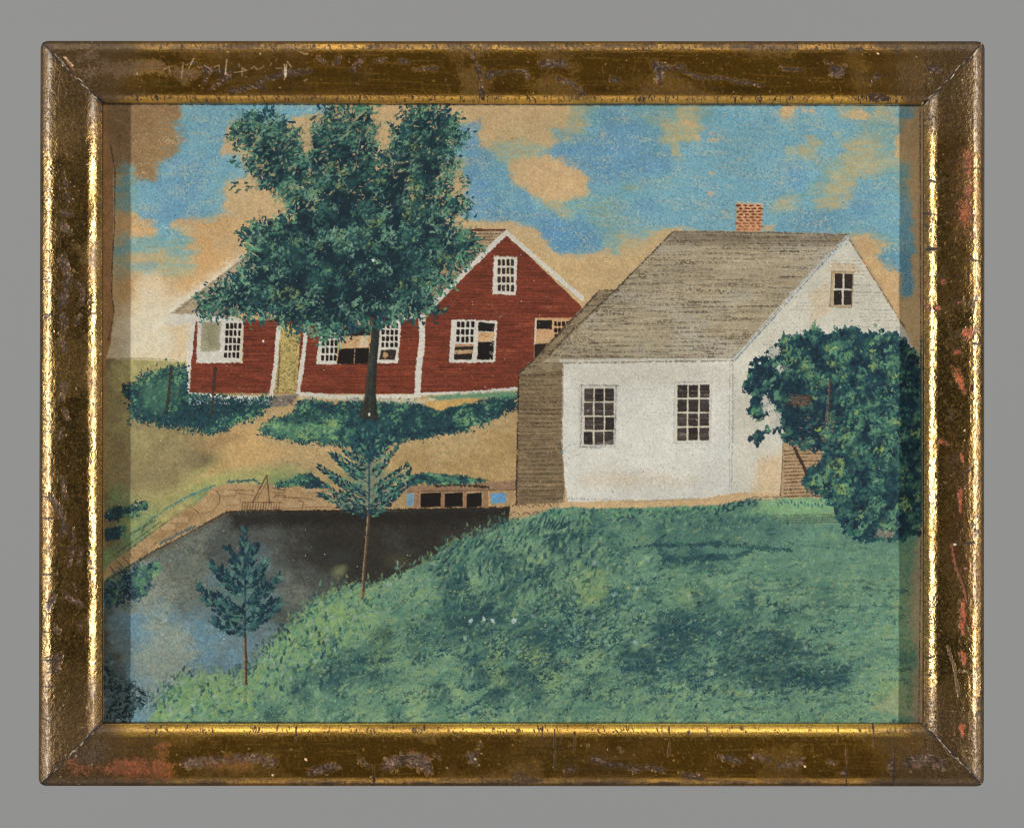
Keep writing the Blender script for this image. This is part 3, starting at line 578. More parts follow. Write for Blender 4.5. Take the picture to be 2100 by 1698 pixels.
    # specks
    for i in range(90):
        x, y = r.uniform(396, 1150), r.uniform(560, 800)
        cv.dab(x, y, r.uniform(1.6, 3), 1.8, 0, C(216, 196, 180), r.uniform(.4, .9))
    # ---- hedges under the red house
    def foliage(poly, n, idd, dark=.5, size=(5, 12), cols=None, base=C(40, 76, 80), ang=(-.6, .7), basefill=True, wob=5, edge=0, lump=None, wsc=11, dry=2.6):
        if basefill: cv.fill(poly, base * .92, idd, feather=2.5, wob=wob, wsc=wsc, dry=dry, var=.15, vs=9)
        cols = cols or [C(30, 60, 74), C(36, 72, 80), C(64, 112, 92), C(98, 146, 108), C(128, 152, 84)]
        lump = (cv.F(30, k=91) * 1.2 + .4 * cv.N(9, k=92)) if lump is None else lump
        f2 = cv.F(80, k=95)
        for (x, y) in scatter(poly, n, r):
            i = min(cv.h - 1, int((y - cv.y0) / cv.st)); j = min(cv.w - 1, int((x - cv.x0) / cv.st))
            if basefill is False and idd is not None and cv.id[i, j] != idd and r.random() < .8: continue
            v = (.5 + .55 * lump[i, j] + .25 * f2[i, j]) - dark + .5 + r.normal(0, .13)
            k = 0 if v < .35 else 1 if v < .52 else 2 if v < .74 else 3 if v < 1.0 else 4
            cv.dab(x, y, r.uniform(*size), r.uniform(size[0] * .6, size[1] * .6), ang[0] + r.normal(0, ang[1]), cols[k] * (1 + r.normal(0, .07)), r.uniform(.45, .95), idd, soft=.5, grain=.9)
    def edge_leaves(poly, step, idd, out=6, size=(8, 14), cols=None, close=True):
        cols = cols or [C(34, 68, 80), C(40, 82, 88), C(58, 106, 96)]
        n = len(poly)
        for i in range(n if close else n - 1):
            x0, y0 = poly[i]; x1, y1 = poly[(i + 1) % n]; L = math.hypot(x1 - x0, y1 - y0)
            for k in range(int(L / step) + 1):
                t = r.random(); d = r.normal(0, out * .6)
                nx, ny = (y1 - y0) / (L + 1e-6), -(x1 - x0) / (L + 1e-6)
                cv.dab(x0 + (x1 - x0) * t + nx * d, y0 + (y1 - y0) * t + ny * d, r.uniform(*size), r.uniform(size[0] * .55, size[1] * .6), math.atan2(ny, nx) + r.normal(0, .6), cols[r.integers(len(cols))], r.uniform(.7, 1), idd, soft=.4, grain=.6)
    gcols = [C(32, 56, 68), C(44, 78, 82), C(78, 124, 94), C(106, 150, 108), C(130, 158, 100)]
    h1 = [(262, 795), (290, 770), (340, 750), (382, 750), (381, 806), (470, 818), (556, 818), (545, 838), (520, 860), (470, 876), (430, 886), (370, 884), (330, 866), (268, 862), (262, 830)]
    hd = I('painted_hedge_by_the_posts')
    foliage(h1, 1000, hd, .50, (4, 11), gcols, wob=13, wsc=26, dry=7); edge_leaves(h1, 5, hd, 8, (4, 9))
    cv.fill([(290, 790), (345, 775), (370, 800), (330, 850), (290, 840)], C(92, 138, 104), None, feather=26, wob=10, dry=5, alpha=.5)
    h2 = [(532, 878), (560, 858), (600, 848), (613, 822), (640, 820), (700, 824), (760, 822), (840, 822), (870, 834), (920, 828), (990, 820), (1062, 806), (1064, 832), (1040, 848), (960, 882), (870, 898), (820, 905), (700, 912), (620, 908), (580, 900), (540, 892)]
    hd2 = I('painted_hedge_under_the_wall')
    foliage(h2, 1800, hd2, .55, (4, 11), gcols, wob=8, wsc=22, dry=6); edge_leaves(h2, 6, hd2, 6, (4, 9))
    cv.fill([(545, 872), (600, 858), (690, 862), (690, 895), (600, 898), (548, 888)], C(104, 150, 110), None, feather=22, wob=12, dry=6, alpha=.55)
    foliage([(545, 870), (700, 858), (700, 900), (560, 895)], 220, hd2, .2, (5, 11), gcols, basefill=False)
    cv.fill([(612, 816), (870, 818), (1060, 800), (1062, 806), (900, 822), (870, 828)], C(200, 190, 160), None, feather=4, wob=2, dry=5, alpha=.8)
    cv.fill([(880, 812), (1062, 802), (1062, 812), (960, 818), (900, 822)], C(96, 140, 106), hd2, feather=4, wob=2, dry=3, alpha=.9)
    cv.fill([(868, 824), (960, 817), (985, 821), (930, 834), (900, 842), (880, 836)], C(198, 158, 92), None, feather=3, wob=2.5, dry=1.5)
    for i in range(120): cv.dab(r.uniform(388, 560), 818 + r.uniform(-4, 12), r.uniform(2, 5), 2, r.uniform(0, 3), C(206, 206, 200), r.uniform(.3, .8))
    for pk, p in enumerate(([(352, 752), (347, 800), (342, 846)], [(442, 755), (438, 800), (434, 850)])):
        cv.line(p, 6, C(54, 44, 38), .92, I('painted_fence_post#%d' % pk), dry=1.6, wob=1)
        cv.line(p, 2, C(92, 74, 60), .5, dry=1.2)
    rb = [(562, 992), (590, 986), (612, 972), (635, 970), (655, 984), (660, 998), (640, 1000), (600, 996), (570, 1002)]
    foliage(rb, 120, I('painted_low_shrub#1'), .65, (5, 9), gcols)
    foliage([(835, 975), (880, 970), (960, 978), (1005, 986), (960, 992), (880, 992), (836, 995)], 160, I('painted_low_shrub#2'), .4, (7, 16), gcols, ang=(0, .2))
    foliage([(215, 1058), (240, 1040), (262, 1040), (300, 1028), (306, 1036), (285, 1052), (262, 1058), (225, 1068)], 150, I('painted_low_shrub#3'), .75, (5, 10), gcols, wob=9, dry=8)
    foliage([(213, 1085), (255, 1078), (262, 1098), (213, 1110)], 70, I('painted_low_shrub#4'), .6, (5, 10), gcols)
    foliage([(213, 1215), (230, 1185), (262, 1168), (330, 1150), (330, 1168), (310, 1200), (295, 1222), (262, 1232), (213, 1250)], 330, I('painted_low_shrub#5'), .66, (6, 14), gcols, base=C(72, 100, 106), wob=16, wsc=20, dry=12)
    foliage([(213, 1370), (225, 1340), (240, 1380), (262, 1400), (295, 1415), (300, 1440), (270, 1480), (213, 1485)], 170, I('painted_low_shrub#6'), .7, (6, 14), [C(32, 50, 54), C(44, 70, 76), C(64, 98, 102), C(96, 128, 130), C(116, 146, 140)], base=C(84, 108, 112), wob=20, wsc=26, dry=14)
    # ---- white house
    Wn = 'painted_white_house'
    sw = I(Wn + '/brown_side_wall')
    yb = yy[:, None] + cv.F(60, 10, k=121) * 3
    brf = C(134, 112, 82)[None, None] * (1 - .10 * np.clip(np.sin(yb * 2 * math.pi / 9.5), 0, 1) + .14 * cv.F(30, 7, k=123))[..., None]
    brf = brf.astype(np.float32)
    cv.fill([(1064, 770), (1110, 742), (1158, 742), (1155, 860), (1158, 1030), (1060, 1036), (1062, 900)], brf, sw, feather=1.8, wob=1, dry=1, var=.05)
    for i in range(30):
        y = 772 + i * 8.7 + r.normal(0, 1)
        cv.line([(1064, y + r.normal(0, 1)), (1110, y), (1153, y - 1)], r.uniform(1.2, 2.2), C(74, 58, 44), r.uniform(.3, .7), dry=1.8)
    cv.line([(1064, 770), (1061, 900), (1059, 1036)], 3, C(58, 44, 34), .8, dry=1.4)
    fw = I(Wn + '/front_wall'); wc = C(211, 205, 191)
    front = [(1154, 744), (1240, 742), (1505, 738), (1506, 1010), (1440, 1022), (1300, 1026), (1165, 1030), (1157, 980), (1152, 900)]
    cv.fill([(1160, 1020), (1300, 1022), (1505, 1005), (1610, 1000), (1608, 1018), (1540, 1022), (1480, 1034), (1330, 1040), (1220, 1042), (1150, 1040)], C(203, 168, 122), fw, feather=4, wob=3, dry=1.5)
    cv.fill(front, wc, fw, feather=2.2, wob=1.2, dry=1.6, var=.03, vs=30)
    cv.fill([(1160, 746), (1300, 744), (1500, 742), (1500, 790), (1180, 792)], C(196, 184, 166), None, feather=30, wob=6, dry=2, alpha=.5)
    cv.fill([(1200, 975), (1290, 968), (1420, 985), (1290, 1000), (1190, 992)], C(206, 180, 150), None, feather=26, wob=8, dry=3, alpha=.5)
    cv.fill([(1440, 885), (1500, 880), (1500, 1000), (1440, 1000)], C(190, 186, 176), None, feather=40, wob=8, dry=3, alpha=.4)
    gb = I(Wn + '/gable_wall')
    gab = [(1740, 492), (1752, 510), (1790, 570), (1830, 632), (1858, 678), (1880, 730), (1880, 1000), (1606, 1012), (1505, 1010), (1504, 740), (1560, 680), (1640, 590), (1720, 512)]
    cv.fill(gab, C(201, 193, 175), gb, feather=2, wob=1.2, dry=1.6, var=.03, vs=30)
    cv.fill([(1560, 940), (1608, 930), (1606, 1018), (1540, 1020)], C(206, 172, 130), None, feather=22, wob=5, dry=2, alpha=.75)
    cv.fill([(1660, 600), (1690, 590), (1700, 550), (1700, 640), (1680, 650), (1665, 680)], C(206, 176, 134), None, feather=16, wob=5, dry=2, alpha=.5)
    cv.fill([(1700, 555), (1712, 540), (1745, 540), (1762, 552), (1762, 560)], C(200, 168, 124), None, feather=8, wob=3, dry=2, alpha=.6)
    for i in range(30):
        y = 520 + i * 7.2; xr = 1745 + (y - 492) * .60; xl = max(1540, 1740 - (y - 492) * .95)
        if r.random() < .8: cv.line([(max(xl, xr - 60 - r.uniform(0, 30)), y), (xr - 4, y + 1)], 1.2, C(134, 118, 100), r.uniform(.2, .6), dry=1.2)
        if r.random() < .7: cv.line([(xl + 16, y), (min(1700, xl + 60 + r.uniform(0, 60)), y)], 1.1, C(140, 126, 108), r.uniform(.1, .35), dry=1.4)
    cv.line([(1742, 488), (1800, 580), (1860, 680)], 5, C(176, 146, 108), .8, dry=1.6); cv.line([(1738, 486), (1796, 578), (1858, 676)], 1.6, C(90, 70, 54), .55, dry=1.2)
    rr_ = I(Wn + '/roof')
    roof = [(1378, 474), (1500, 474), (1742, 480), (1738, 492), (1640, 590), (1508, 736), (1300, 738), (1112, 744), (1130, 722), (1250, 605)]
    rc = C(168, 151, 122)[None, None] * (1 + .06 * cv.F(50, 4, k=131) + .06 * cv.F(120, 40, k=134))[..., None]
    rc = (rc + (C(176, 168, 152) - rc) * np.clip(cv.F(110, 50, k=137) * .9, 0, .55)[..., None]).astype(np.float32)
    cv.fill(roof, rc, rr_, feather=1.8, wob=.8, dry=1, var=.03)
    cv.fill([(1385, 476), (1738, 482), (1720, 504), (1380, 500), (1362, 500)], C(112, 96, 76), None, feather=12, wob=3, dry=3, alpha=.5)
    for i in range(430):
        y = r.uniform(478, 734); xl = 1378 - (y - 474) * 1.0; xr = 1740 - (y - 490) * .945
        L = r.uniform(20, 110); x0 = r.uniform(xl, xr - L * .6)
        e = r.random()
        if e < .25: x0 = xl + 2
        x1 = min(x0 + L, xr)
        cv.line([(x0, y), ((x0 + x1) / 2, y + r.normal(0, .5) - .5), (x1, y + r.normal(0, .8))], r.uniform(.9, 1.7), C(92, 80, 66), r.uniform(.2, .6), dry=1.5)
    for i in range(120):
        y = r.uniform(500, 730); xl = 1378 - (y - 474) * 1.0; xr = 1740 - (y - 490) * .945; x0 = r.uniform(xl + 10, xr - 60)
        cv.line([(x0, y), (x0 + r.uniform(20, 60), y)], 1.2, C(186, 172, 144), r.uniform(.2, .45), dry=1.6)
    sh = I(Wn + '/lean_to_roof')
    cv.fill([(1226, 597), (1262, 598), (1250, 610), (1130, 728), (1112, 744), (1155, 744), (1155, 756), (1110, 760), (1064, 772), (1062, 766), (1110, 722)], C(142, 122, 94), sh, feather=1.8, wob=1, dry=1.2, var=.1)
    cv.line([(1226, 600), (1190, 640), (1110, 722), (1063, 768)], 3.6, C(72, 60, 48), .85, dry=1.6)
    cv.line([(1380, 476), (1262, 596), (1180, 672), (1126, 728)], 3.0, C(76, 64, 52), .8, dry=1.6)
    cv.line([(1226, 596), (1262, 596)], 3, C(84, 70, 52), .8, dry=1.5)
    cv.line([(1063, 769), (1155, 768)], 2.2, C(70, 56, 42), .75, dry=1.3)
    for i in range(34):
        t = r.random(); x = 1232 - t * 160; y = 604 + t * 155
        cv.line([(x - 4, y + 3), (x + 20, y + r.uniform(-2, 2))], 1.4, C(80, 66, 52), .5, dry=1.4)
    cv.line([(1385, 476), (1560, 477), (1738, 482)], 2.4, C(100, 84, 68), .75, dry=1.6)
    cv.line([(1150, 741), (1300, 738), (1506, 737)], 6, C(196, 190, 176), .85, rr_, dry=2)
    cv.line([(1120, 745), (1240, 744), (1340, 742), (1504, 740)], 2.2, C(104, 96, 88), .65, dry=1.8); cv.line([(1150, 733), (1300, 733), (1400, 733), (1506, 733)], 1.6, C(98, 84, 68), .6, dry=1.5)
    cv.line([(1738, 488), (1640, 588), (1570, 666), (1508, 736)], 9, C(196, 196, 190), .9, gb, dry=2.2); cv.line([(1738, 486), (1642, 590), (1572, 668), (1508, 738)], 2, C(104, 106, 108), .75, dry=1.2); cv.line([(1728, 494), (1632, 594), (1560, 675), (1500, 738)], 1.6, C(120, 110, 98), .6, dry=1.2)
    cv.line([(1502, 740), (1503, 860), (1500, 1012)], 3, C(150, 146, 138), .65, dry=1.8); cv.line([(1497, 740), (1496, 880), (1496, 1010)], 1.4, C(140, 134, 124), .5, dry=1.3)
    cv.line([(1163, 1022), (1240, 1024), (1320, 1028), (1420, 1022)], 3, C(150, 144, 134), .5, dry=2.6)
    cv.line([(1155, 756), (1153, 900), (1158, 1030)], 1.8, C(120, 104, 84), .5, dry=1.4); cv.line([(1150, 930), (1168, 912)], 3, C(120, 160, 176), .5, dry=2)
    # chimney
    ch = I(Wn + '/chimney')
    cv.fill([(1511, 416), (1565, 419), (1561, 476), (1510, 475)], C(206, 160, 114), ch, feather=1.6, wob=.8, dry=.8)
    for j in range(9):
        for i in range(4):
            x = 1516.5 + i * 13.4 + (3 if j % 2 else -1); y = 422 + j * 6.1
            if x > 1564: continue
            cc = C(112, 44, 32) * (1 - j / 9) + C(196, 112, 74) * (j / 9)
            cv.dab(x, y, 12.5 + r.normal(0, 1), 4.8, r.normal(0, .1), cc, .95, ch, soft=.45, grain=.4)
    cv.line([(1510, 414), (1566, 418)], 1.6, C(206, 186, 150), .7)
    # windows of the white house
    w1 = I(Wn + '/window'); pc = C(58, 50, 46)
    cv.fill([(1188, 790), (1268, 788), (1264, 918), (1186, 920)], C(192, 186, 174), w1, feather=2.5, wob=1, dry=2, alpha=.8)
    cv.fill([(1198, 797), (1258, 796), (1256, 908), (1196, 912)], C(206, 192, 166), None, feather=2, wob=1, alpha=.9)
    panes(1196, 795, 1260, 913, 3, 4, .01, .08, pc, None, .07, .055)
    cv.line([(1215, 918), (1256, 905)], 7, C(150, 146, 140), .4, dry=3)
    for p in ([(1193, 792), (1191, 916)], [(1264, 792), (1261, 908)], [(1190, 790), (1268, 791)], [(1190, 916), (1230, 918)], [(1384, 784), (1382, 906)], [(1459, 784), (1456, 906)], [(1384, 784), (1460, 783)], [(1383, 908), (1456, 907)]): cv.line(p, 2.0, C(112, 104, 96), .65, dry=1.6)
    w2 = I(Wn + '/window_near_the_corner')
    cv.fill([(1382, 784), (1462, 782), (1458, 912), (1380, 912)], C(198, 192, 178), w2, feather=2.5, wob=1, dry=2, alpha=.8)
    cv.fill([(1390, 790), (1454, 789), (1451, 903), (1386, 904)], C(206, 194, 170), None, feather=2, wob=1, alpha=.9)
    panes(1387, 788, 1455, 905, 3, 4, .01, .08, pc, None, .07, .055)
    w3 = I(Wn + '/gable_window')
    cv.fill([(1706, 557), (1750, 558), (1746, 630), (1702, 629)], C(186, 160, 122), w3, feather=2, wob=1, dry=1.4)
    cv.fill([(1711, 562), (1746, 562), (1743, 626), (1708, 626)], C(208, 198, 180), None, feather=2, wob=1)
    panes(1708, 560, 1748, 628, 2, 2, .03, .08, C(52, 42, 38), None, .09, .06)
    for p in ([(1706, 558), (1702, 629)], [(1750, 559), (1746, 631)], [(1705, 557), (1750, 558)], [(1702, 630), (1746, 631)]): cv.line(p, 1.8, C(132, 104, 72), .7)
    # smudges and specks on the white walls
    for i in range(650):
        x, y = r.uniform(1160, 1840), r.uniform(560, 1015)
        if not (inside(front, x, y) or inside(gab, x, y)): continue
        cv.dab(x, y, r.uniform(1.6, 3.4), r.uniform(1.4, 2.4), r.uniform(0, 3), [C(120, 108, 94), C(150, 120, 92), C(120, 140, 140)][r.integers(3)], r.uniform(.2, .6))
    for i in range(260):
        x, y = r.uniform(1165, 1490), r.uniform(760, 1010)
        cv.dab(x, y, r.uniform(30, 90), r.uniform(2, 5), r.normal(0, .03), [C(218, 212, 200), C(206, 186, 160), C(186, 184, 178)][r.integers(3)], r.uniform(.08, .22), soft=1, grain=1)
    # porch steps
    po = I(Wn + '/porch')
    cv.fill([(1607, 885), (1705, 880), (1700, 1018), (1600, 1020)], C(172, 140, 104), po, feather=2, wob=1, dry=1, var=.06)
    for i in range(14): cv.line([(1608, 925 + i * 7.2), (1650, 923 + i * 7.2), (1700, 924 + i * 7.2)], 2.8 if i % 2 else 1.6, C(84, 62, 46), .7, dry=.9)
    cv.line([(1606, 890), (1604, 960), (1600, 1018)], 1.8, C(100, 80, 64), .7)
    cv.line([(1540, 1019), (1600, 1019), (1700, 1018)], 2, C(110, 84, 64), .5, dry=1.5)
    # ---- leafy bush right
    bt = 'painted_leafy_bush'
    bc = I(bt + '/crown')
    cv.line([(1625, 910), (1645, 950), (1668, 1000)], 6.5, C(66, 50, 42), .95, I(bt + '/trunk'), dry=1)
    bcols = [C(26, 48, 62), C(32, 62, 74), C(56, 98, 88), C(92, 138, 106), C(132, 156, 92)]
    bmain = [(1600, 700), (1612, 690), (1640, 690), (1660, 680), (1672, 676), (1692, 690), (1722, 678), (1758, 674), (1765, 690), (1790, 684), (1825, 684), (1850, 700), (1878, 722), (1886, 760), (1890, 820), (1892, 1000), (1886, 1060), (1882, 1092), (1850, 1104),
             (1800, 1104), (1762, 1106), (1735, 1086), (1718, 1060), (1706, 1030), (1690, 1014), (1672, 1010), (1654, 996), (1650, 978), (1668, 962), (1684, 946), (1694, 928), (1684, 914), (1656, 922), (1636, 912), (1610, 902), (1606, 870), (1608, 830), (1600, 790), (1598, 740)]
    under_b = cv.c.copy()
    foliage([(1528, 798), (1543, 765), (1572, 738), (1604, 733), (1612, 850), (1598, 885), (1592, 835), (1576, 806), (1574, 850), (1552, 864), (1535, 838), (1546, 808)], 420, bc, .48, (8, 17), bcols, base=C(38, 70, 80), ang=(-.9, .6), wob=7, dry=5)
    foliage(bmain, 3600, bc, .48, (6, 15), bcols, base=C(34, 70, 80), ang=(-.9, .7), wob=6)
    edge_leaves(bmain, 8, bc, 6, (10, 20), [C(26, 56, 74), C(34, 72, 84), C(52, 98, 90)])
    for br in ([(1606, 760), (1575, 735), (1540, 770), (1527, 800)], [(1606, 790), (1570, 790), (1545, 820), (1552, 858)], [(1600, 720), (1590, 716), (1584, 728)], [(1612, 860), (1588, 872), (1560, 892), (1549, 904)], [(1606, 770), (1590, 800), (1598, 830)], [(1580, 750), (1556, 740), (1530, 790)]):
        for k in range(34):
            t = r.random() * (len(br) - 1); a = int(t); f = t - a
            x = br[a][0] * (1 - f) + br[a + 1][0] * f + r.normal(0, 5.5); y = br[a][1] * (1 - f) + br[a + 1][1] * f + r.normal(0, 5.5)
            cv.dab(x, y, r.uniform(12, 24), r.uniform(7, 12), 2.1 + r.normal(0, .5), bcols[[0, 0, 1, 1, 2, 3][r.integers(6)]], .9, bc, soft=.4, grain=.5)
    for (x, y) in scatter(bmain, 170, r):
        k = r.choice(5, p=[.30, .14, .18, .24, .14]); cc = [C(24, 44, 58), C(30, 58, 70), C(62, 106, 92), C(102, 146, 112), C(138, 160, 94)][k]; R0 = r.uniform(8, 16)
        for q in range(int(R0 * 1.2)):
            cv.dab(x + r.normal(0, R0 * .5), y + r.normal(0, R0 * .5), r.uniform(6, 14), r.uniform(4, 8), -1.0 + r.normal(0, .6), cc * (1 + r.normal(0, .07)), r.uniform(.35, .85), None, soft=.6, grain=1.0)
    for gp in ([(1562, 812), (1574, 806), (1578, 840), (1566, 846)], [(1586, 842), (1600, 850), (1602, 872), (1584, 880), (1572, 866)], [(1576, 716), (1598, 708), (1600, 726), (1582, 734)], [(1600, 742), (1612, 752), (1600, 766), (1592, 756)]):
        cv.fill(gp, under_b, None, feather=3, wob=4, wsc=8, dry=3, var=0, alpha=.9)
    for (x, y) in scatter(bmain, 110, r):      # big single leaves
        k = r.random()
        cv.dab(x, y, r.uniform(18, 28), r.uniform(12, 18), -1.2 + r.normal(0, .6), bcols[0] if k < .5 else bcols[3], .5, bc, soft=.6, grain=.9)
    foliage(bmain, 500, bc, .42, (4, 9), bcols, basefill=False, ang=(-.9, .7))
    cv.fill([(1622, 808), (1660, 812), (1660, 830), (1622, 830)], C(150, 122, 92), None, feather=6, wob=6, dry=4, alpha=.55)
    for i in range(4): cv.line([(1616, 811 + i * 6), (1662, 813 + i * 6)], 2.6, C(84, 52, 38), .7, dry=2.5)
    cv.line([(1700, 785), (1699, 820), (1696, 865)], 5, C(168, 136, 106), .55, dry=4); cv.line([(1703, 785), (1700, 860)], 3, C(62, 44, 36), .6, dry=2)
    for i in range(40): cv.dab(r.uniform(1640, 1710), r.uniform(850, 930), r.uniform(5, 9), r.uniform(3, 5), 0, C(176, 132, 96), r.uniform(.3, .6))
    cv.dab(1677, 880, 16, 12, .3, C(150, 172, 66), .9); cv.dab(1675, 876, 14, 10, -.4, bcols[0], .95); cv.dab(1676, 893, 10, 12, .2, bcols[0], .95)
    cv.fill([(1800, 1085), (1835, 1090), (1830, 1102), (1795, 1100)], C(176, 150, 128), None, feather=5, wob=4, dry=3, alpha=.6)
    # ---- saplings
    def sapling(name, stem, leader, tips, cols, leaf, dens, spread):
        ti = I(name + '/trunk'); ci = I(name + '/crown')
        cv.line(stem, 6.4, C(104, 84, 62), .95, ti, dry=1, wob=1); cv.line([(x + 2, y) for x, y in stem], 2.6, C(56, 46, 36), .75, dry=1.4); cv.line([(x - 2.4, y) for x, y in stem], 1.6, C(170, 142, 104), .7, dry=1.2)
        cv.line(leader, 4, cols[1], .9, ci, dry=1)
        for (tx, ty, rx, ry, bend) in tips:
            mx = (rx + tx) / 2 ; my = (ry + ty) / 2 + bend
            pts = [((1 - t) ** 2 * rx + 2 * t * (1 - t) * mx + t * t * tx, (1 - t) ** 2 * ry + 2 * t * (1 - t) * my + t * t * ty) for t in np.linspace(0, 1, 9)]
            cv.line(pts, 2.2, cols[1], .75, ci, dry=1)
            L = math.hypot(tx - rx, ty - ry); n_ = int(L * dens)
            for q in range(n_):
                t = r.uniform(.12, 1); i = min(7, int(t * 8)); f = t * 8 - i
                x = pts[i][0] * (1 - f) + pts[i + 1][0] * f; y = pts[i][1] * (1 - f) + pts[i + 1][1] * f
                a0 = math.atan2(pts[i + 1][1] - pts[i][1], pts[i + 1][0] - pts[i][0])
                sgn = 1 if q % 2 else -1; d = spread * (1.15 - .7 * t) * r.uniform(.35, 1.2)
                x += -math.sin(a0) * sgn * d; y += math.cos(a0) * sgn * d
                cv.dab(x, y, r.uniform(*leaf), r.uniform(leaf[0] * .5, leaf[1] * .42), a0 + sgn * r.uniform(.2, .7), cols[[0, 0, 0, 1, 1, 2, 2, 3][r.integers(8)]] * (1 + r.normal(0, .06)), .9, ci, soft=.6, grain=.7)
    scol = [C(28, 52, 64), C(36, 70, 80), C(62, 114, 98), C(94, 142, 108)]
    sp1 = 'painted_sapling_by_the_pond_wall'
    cv.fill([(740, 900), (775, 900), (790, 960), (800, 1000), (765, 1045), (752, 1050), (718, 1010), (715, 960)], C(66, 106, 96), None, feather=22, wob=9, wsc=14, dry=9, alpha=.5)
    foliage([(715, 855), (800, 855), (812, 885), (790, 925), (755, 950), (722, 925), (692, 890)], 230, I(sp1 + '/crown'), .75, (6, 12), gcols, basefill=True, base=C(44, 84, 88), dry=6, wob=8)
    sapling(sp1, [(757, 1050), (752, 1110), (747, 1170), (743, 1226)], [(757, 1055), (757, 960), (757, 870)],
            [(652, 1014, 757, 1048, -2), (690, 1036, 757, 1054, 2), (656, 990, 755, 1040, 6), (652, 955, 756, 1010, 12), (668, 965, 756, 1025, 10), (678, 925, 756, 975, 10), (692, 905, 756, 960, 12), (684, 935, 756, 990, 10),
             (860, 978, 758, 1035, 8), (838, 950, 758, 1005, 12), (832, 985, 758, 1040, 8), (815, 915, 758, 975, 14), (808, 890, 758, 950, 12), (822, 1008, 758, 1050, 6), (800, 1032, 758, 1056, 2), (845, 962, 758, 1020, 8), (735, 880, 757, 930, 2), (782, 880, 757, 930, 2)],
            scol, (7, 14), .68, 8)
    cv.dab(745, 1218, 22, 18, 0, C(150, 150, 100), .5, soft=.8, grain=.9)
    sp2 = 'painted_sapling_on_the_near_bank'
    cv.fill([(480, 1150), (520, 1140), (545, 1190), (550, 1250), (505, 1300), (450, 1260), (440, 1200)], C(74, 110, 106), None, feather=34, wob=12, dry=10, alpha=.5)
    sapling(sp2, [(502, 1300), (503, 1350), (504, 1402)], [(502, 1305), (503, 1200), (500, 1090)],
            [(500, 1084, 502, 1160, 0), (466, 1122, 502, 1190, 6), (527, 1114, 502, 1180, 4), (430, 1152, 502, 1225, 10), (549, 1146, 503, 1210, 8), (404, 1200, 502, 1262, 12), (412, 1225, 502, 1275, 8), (576, 1180, 503, 1245, 12), (568, 1222, 503, 1280, 10), (580, 1232, 503, 1292, 8),
             (434, 1268, 502, 1298, 8), (440, 1215, 502, 1262, 8), (545, 1190, 503, 1255, 6), (452, 1165, 502, 1215, 6)],
            [C(26, 50, 62), C(34, 66, 76), C(56, 98, 94), C(86, 126, 108)], (12, 24), .5, 9)
    # ---- shade tree
    tt = 'painted_shade_tree'
    tk = I(tt + '/trunk'); tc = I(tt + '/crown')
    trunk = [(764, 655), (779, 655), (777, 700), (773, 740), (772, 790), (771, 815), (774, 842), (778, 862), (735, 858), (742, 835), (748, 812), (752, 770), (757, 720), (761, 690)]
    cv.fill(trunk, C(50, 52, 46), tk, feather=2, wob=1, dry=1.2, var=.15, vs=5)
    cv.line([(757, 740), (752, 800), (742, 855)], 4, C(92, 78, 62), .5, dry=2.5); cv.line([(773, 700), (769, 780), (770, 850)], 3, C(34, 42, 42), .7, dry=2); cv.line([(764, 690), (762, 760), (758, 850)], 4, C(70, 80, 72), .4, dry=3)
    crown = [(478, 262), (490, 245), (512, 236), (545, 232), (575, 240), (598, 262), (612, 280), (622, 300), (626, 340), (633, 335), (632, 300), (637, 268), (652, 252), (668, 244), (670, 226), (702, 220), (755, 220), (760, 238), (768, 262), (776, 282), (776, 318), (778, 340), (785, 338),
             (796, 318), (800, 290), (822, 288), (828, 268), (834, 238), (850, 226), (900, 220), (920, 232), (934, 240), (946, 270), (950, 290), (930, 302), (924, 320), (922, 350), (935, 365), (920, 378), (900, 398), (925, 408), (962, 424), (945, 442), (915, 455), (935, 465), (970, 488),
             (982, 508), (968, 530), (930, 545), (908, 556), (922, 575), (912, 592), (885, 600), (876, 622), (896, 638), (868, 642), (850, 650), (826, 652), (800, 665), (770, 662), (745, 670), (705, 678), (672, 694), (650, 690), (640, 672), (622, 680), (600, 670), (575, 662), (550, 648), (528, 650),
             (500, 648), (480, 632), (442, 648), (416, 642), (408, 632), (420, 612), (438, 596), (462, 582), (490, 562), (512, 550), (520, 525), (506, 510), (520, 492), (505, 484), (492, 480), (500, 470), (530, 456), (562, 450), (606, 442), (586, 420), (574, 402), (545, 386), (532, 374), (536, 356),
             (502, 350), (504, 332), (522, 316), (500, 304), (484, 290)]
    tcols = [C(26, 46, 56), C(36, 62, 68), C(62, 100, 86), C(102, 142, 114), C(126, 146, 92)]
    under = cv.c.copy()
    lumpf = cv.F(36, k=151) * 1.25 + .5 * cv.N(13, k=155) + .35 * cv.N(6, k=156)
    foliage(crown, 5200, tc, .62, (4, 11), tcols, base=C(42, 78, 78), ang=(-.8, .9), wob=15, lump=lumpf, wsc=24, dry=7)
    edge_leaves(crown, 4, tc, 13, (5, 13), [C(32, 66, 78), C(44, 88, 88), C(66, 116, 96)])
    # light and dark clumps inside the crown
    drybrush(crown, C(24, 44, 54), lumpf * -1 + .2, .30, 2.6, .85, 8)
    tones = [C(24, 44, 54), C(30, 52, 62), C(100, 142, 116), C(122, 156, 126), C(122, 140, 88), C(64, 106, 90)]
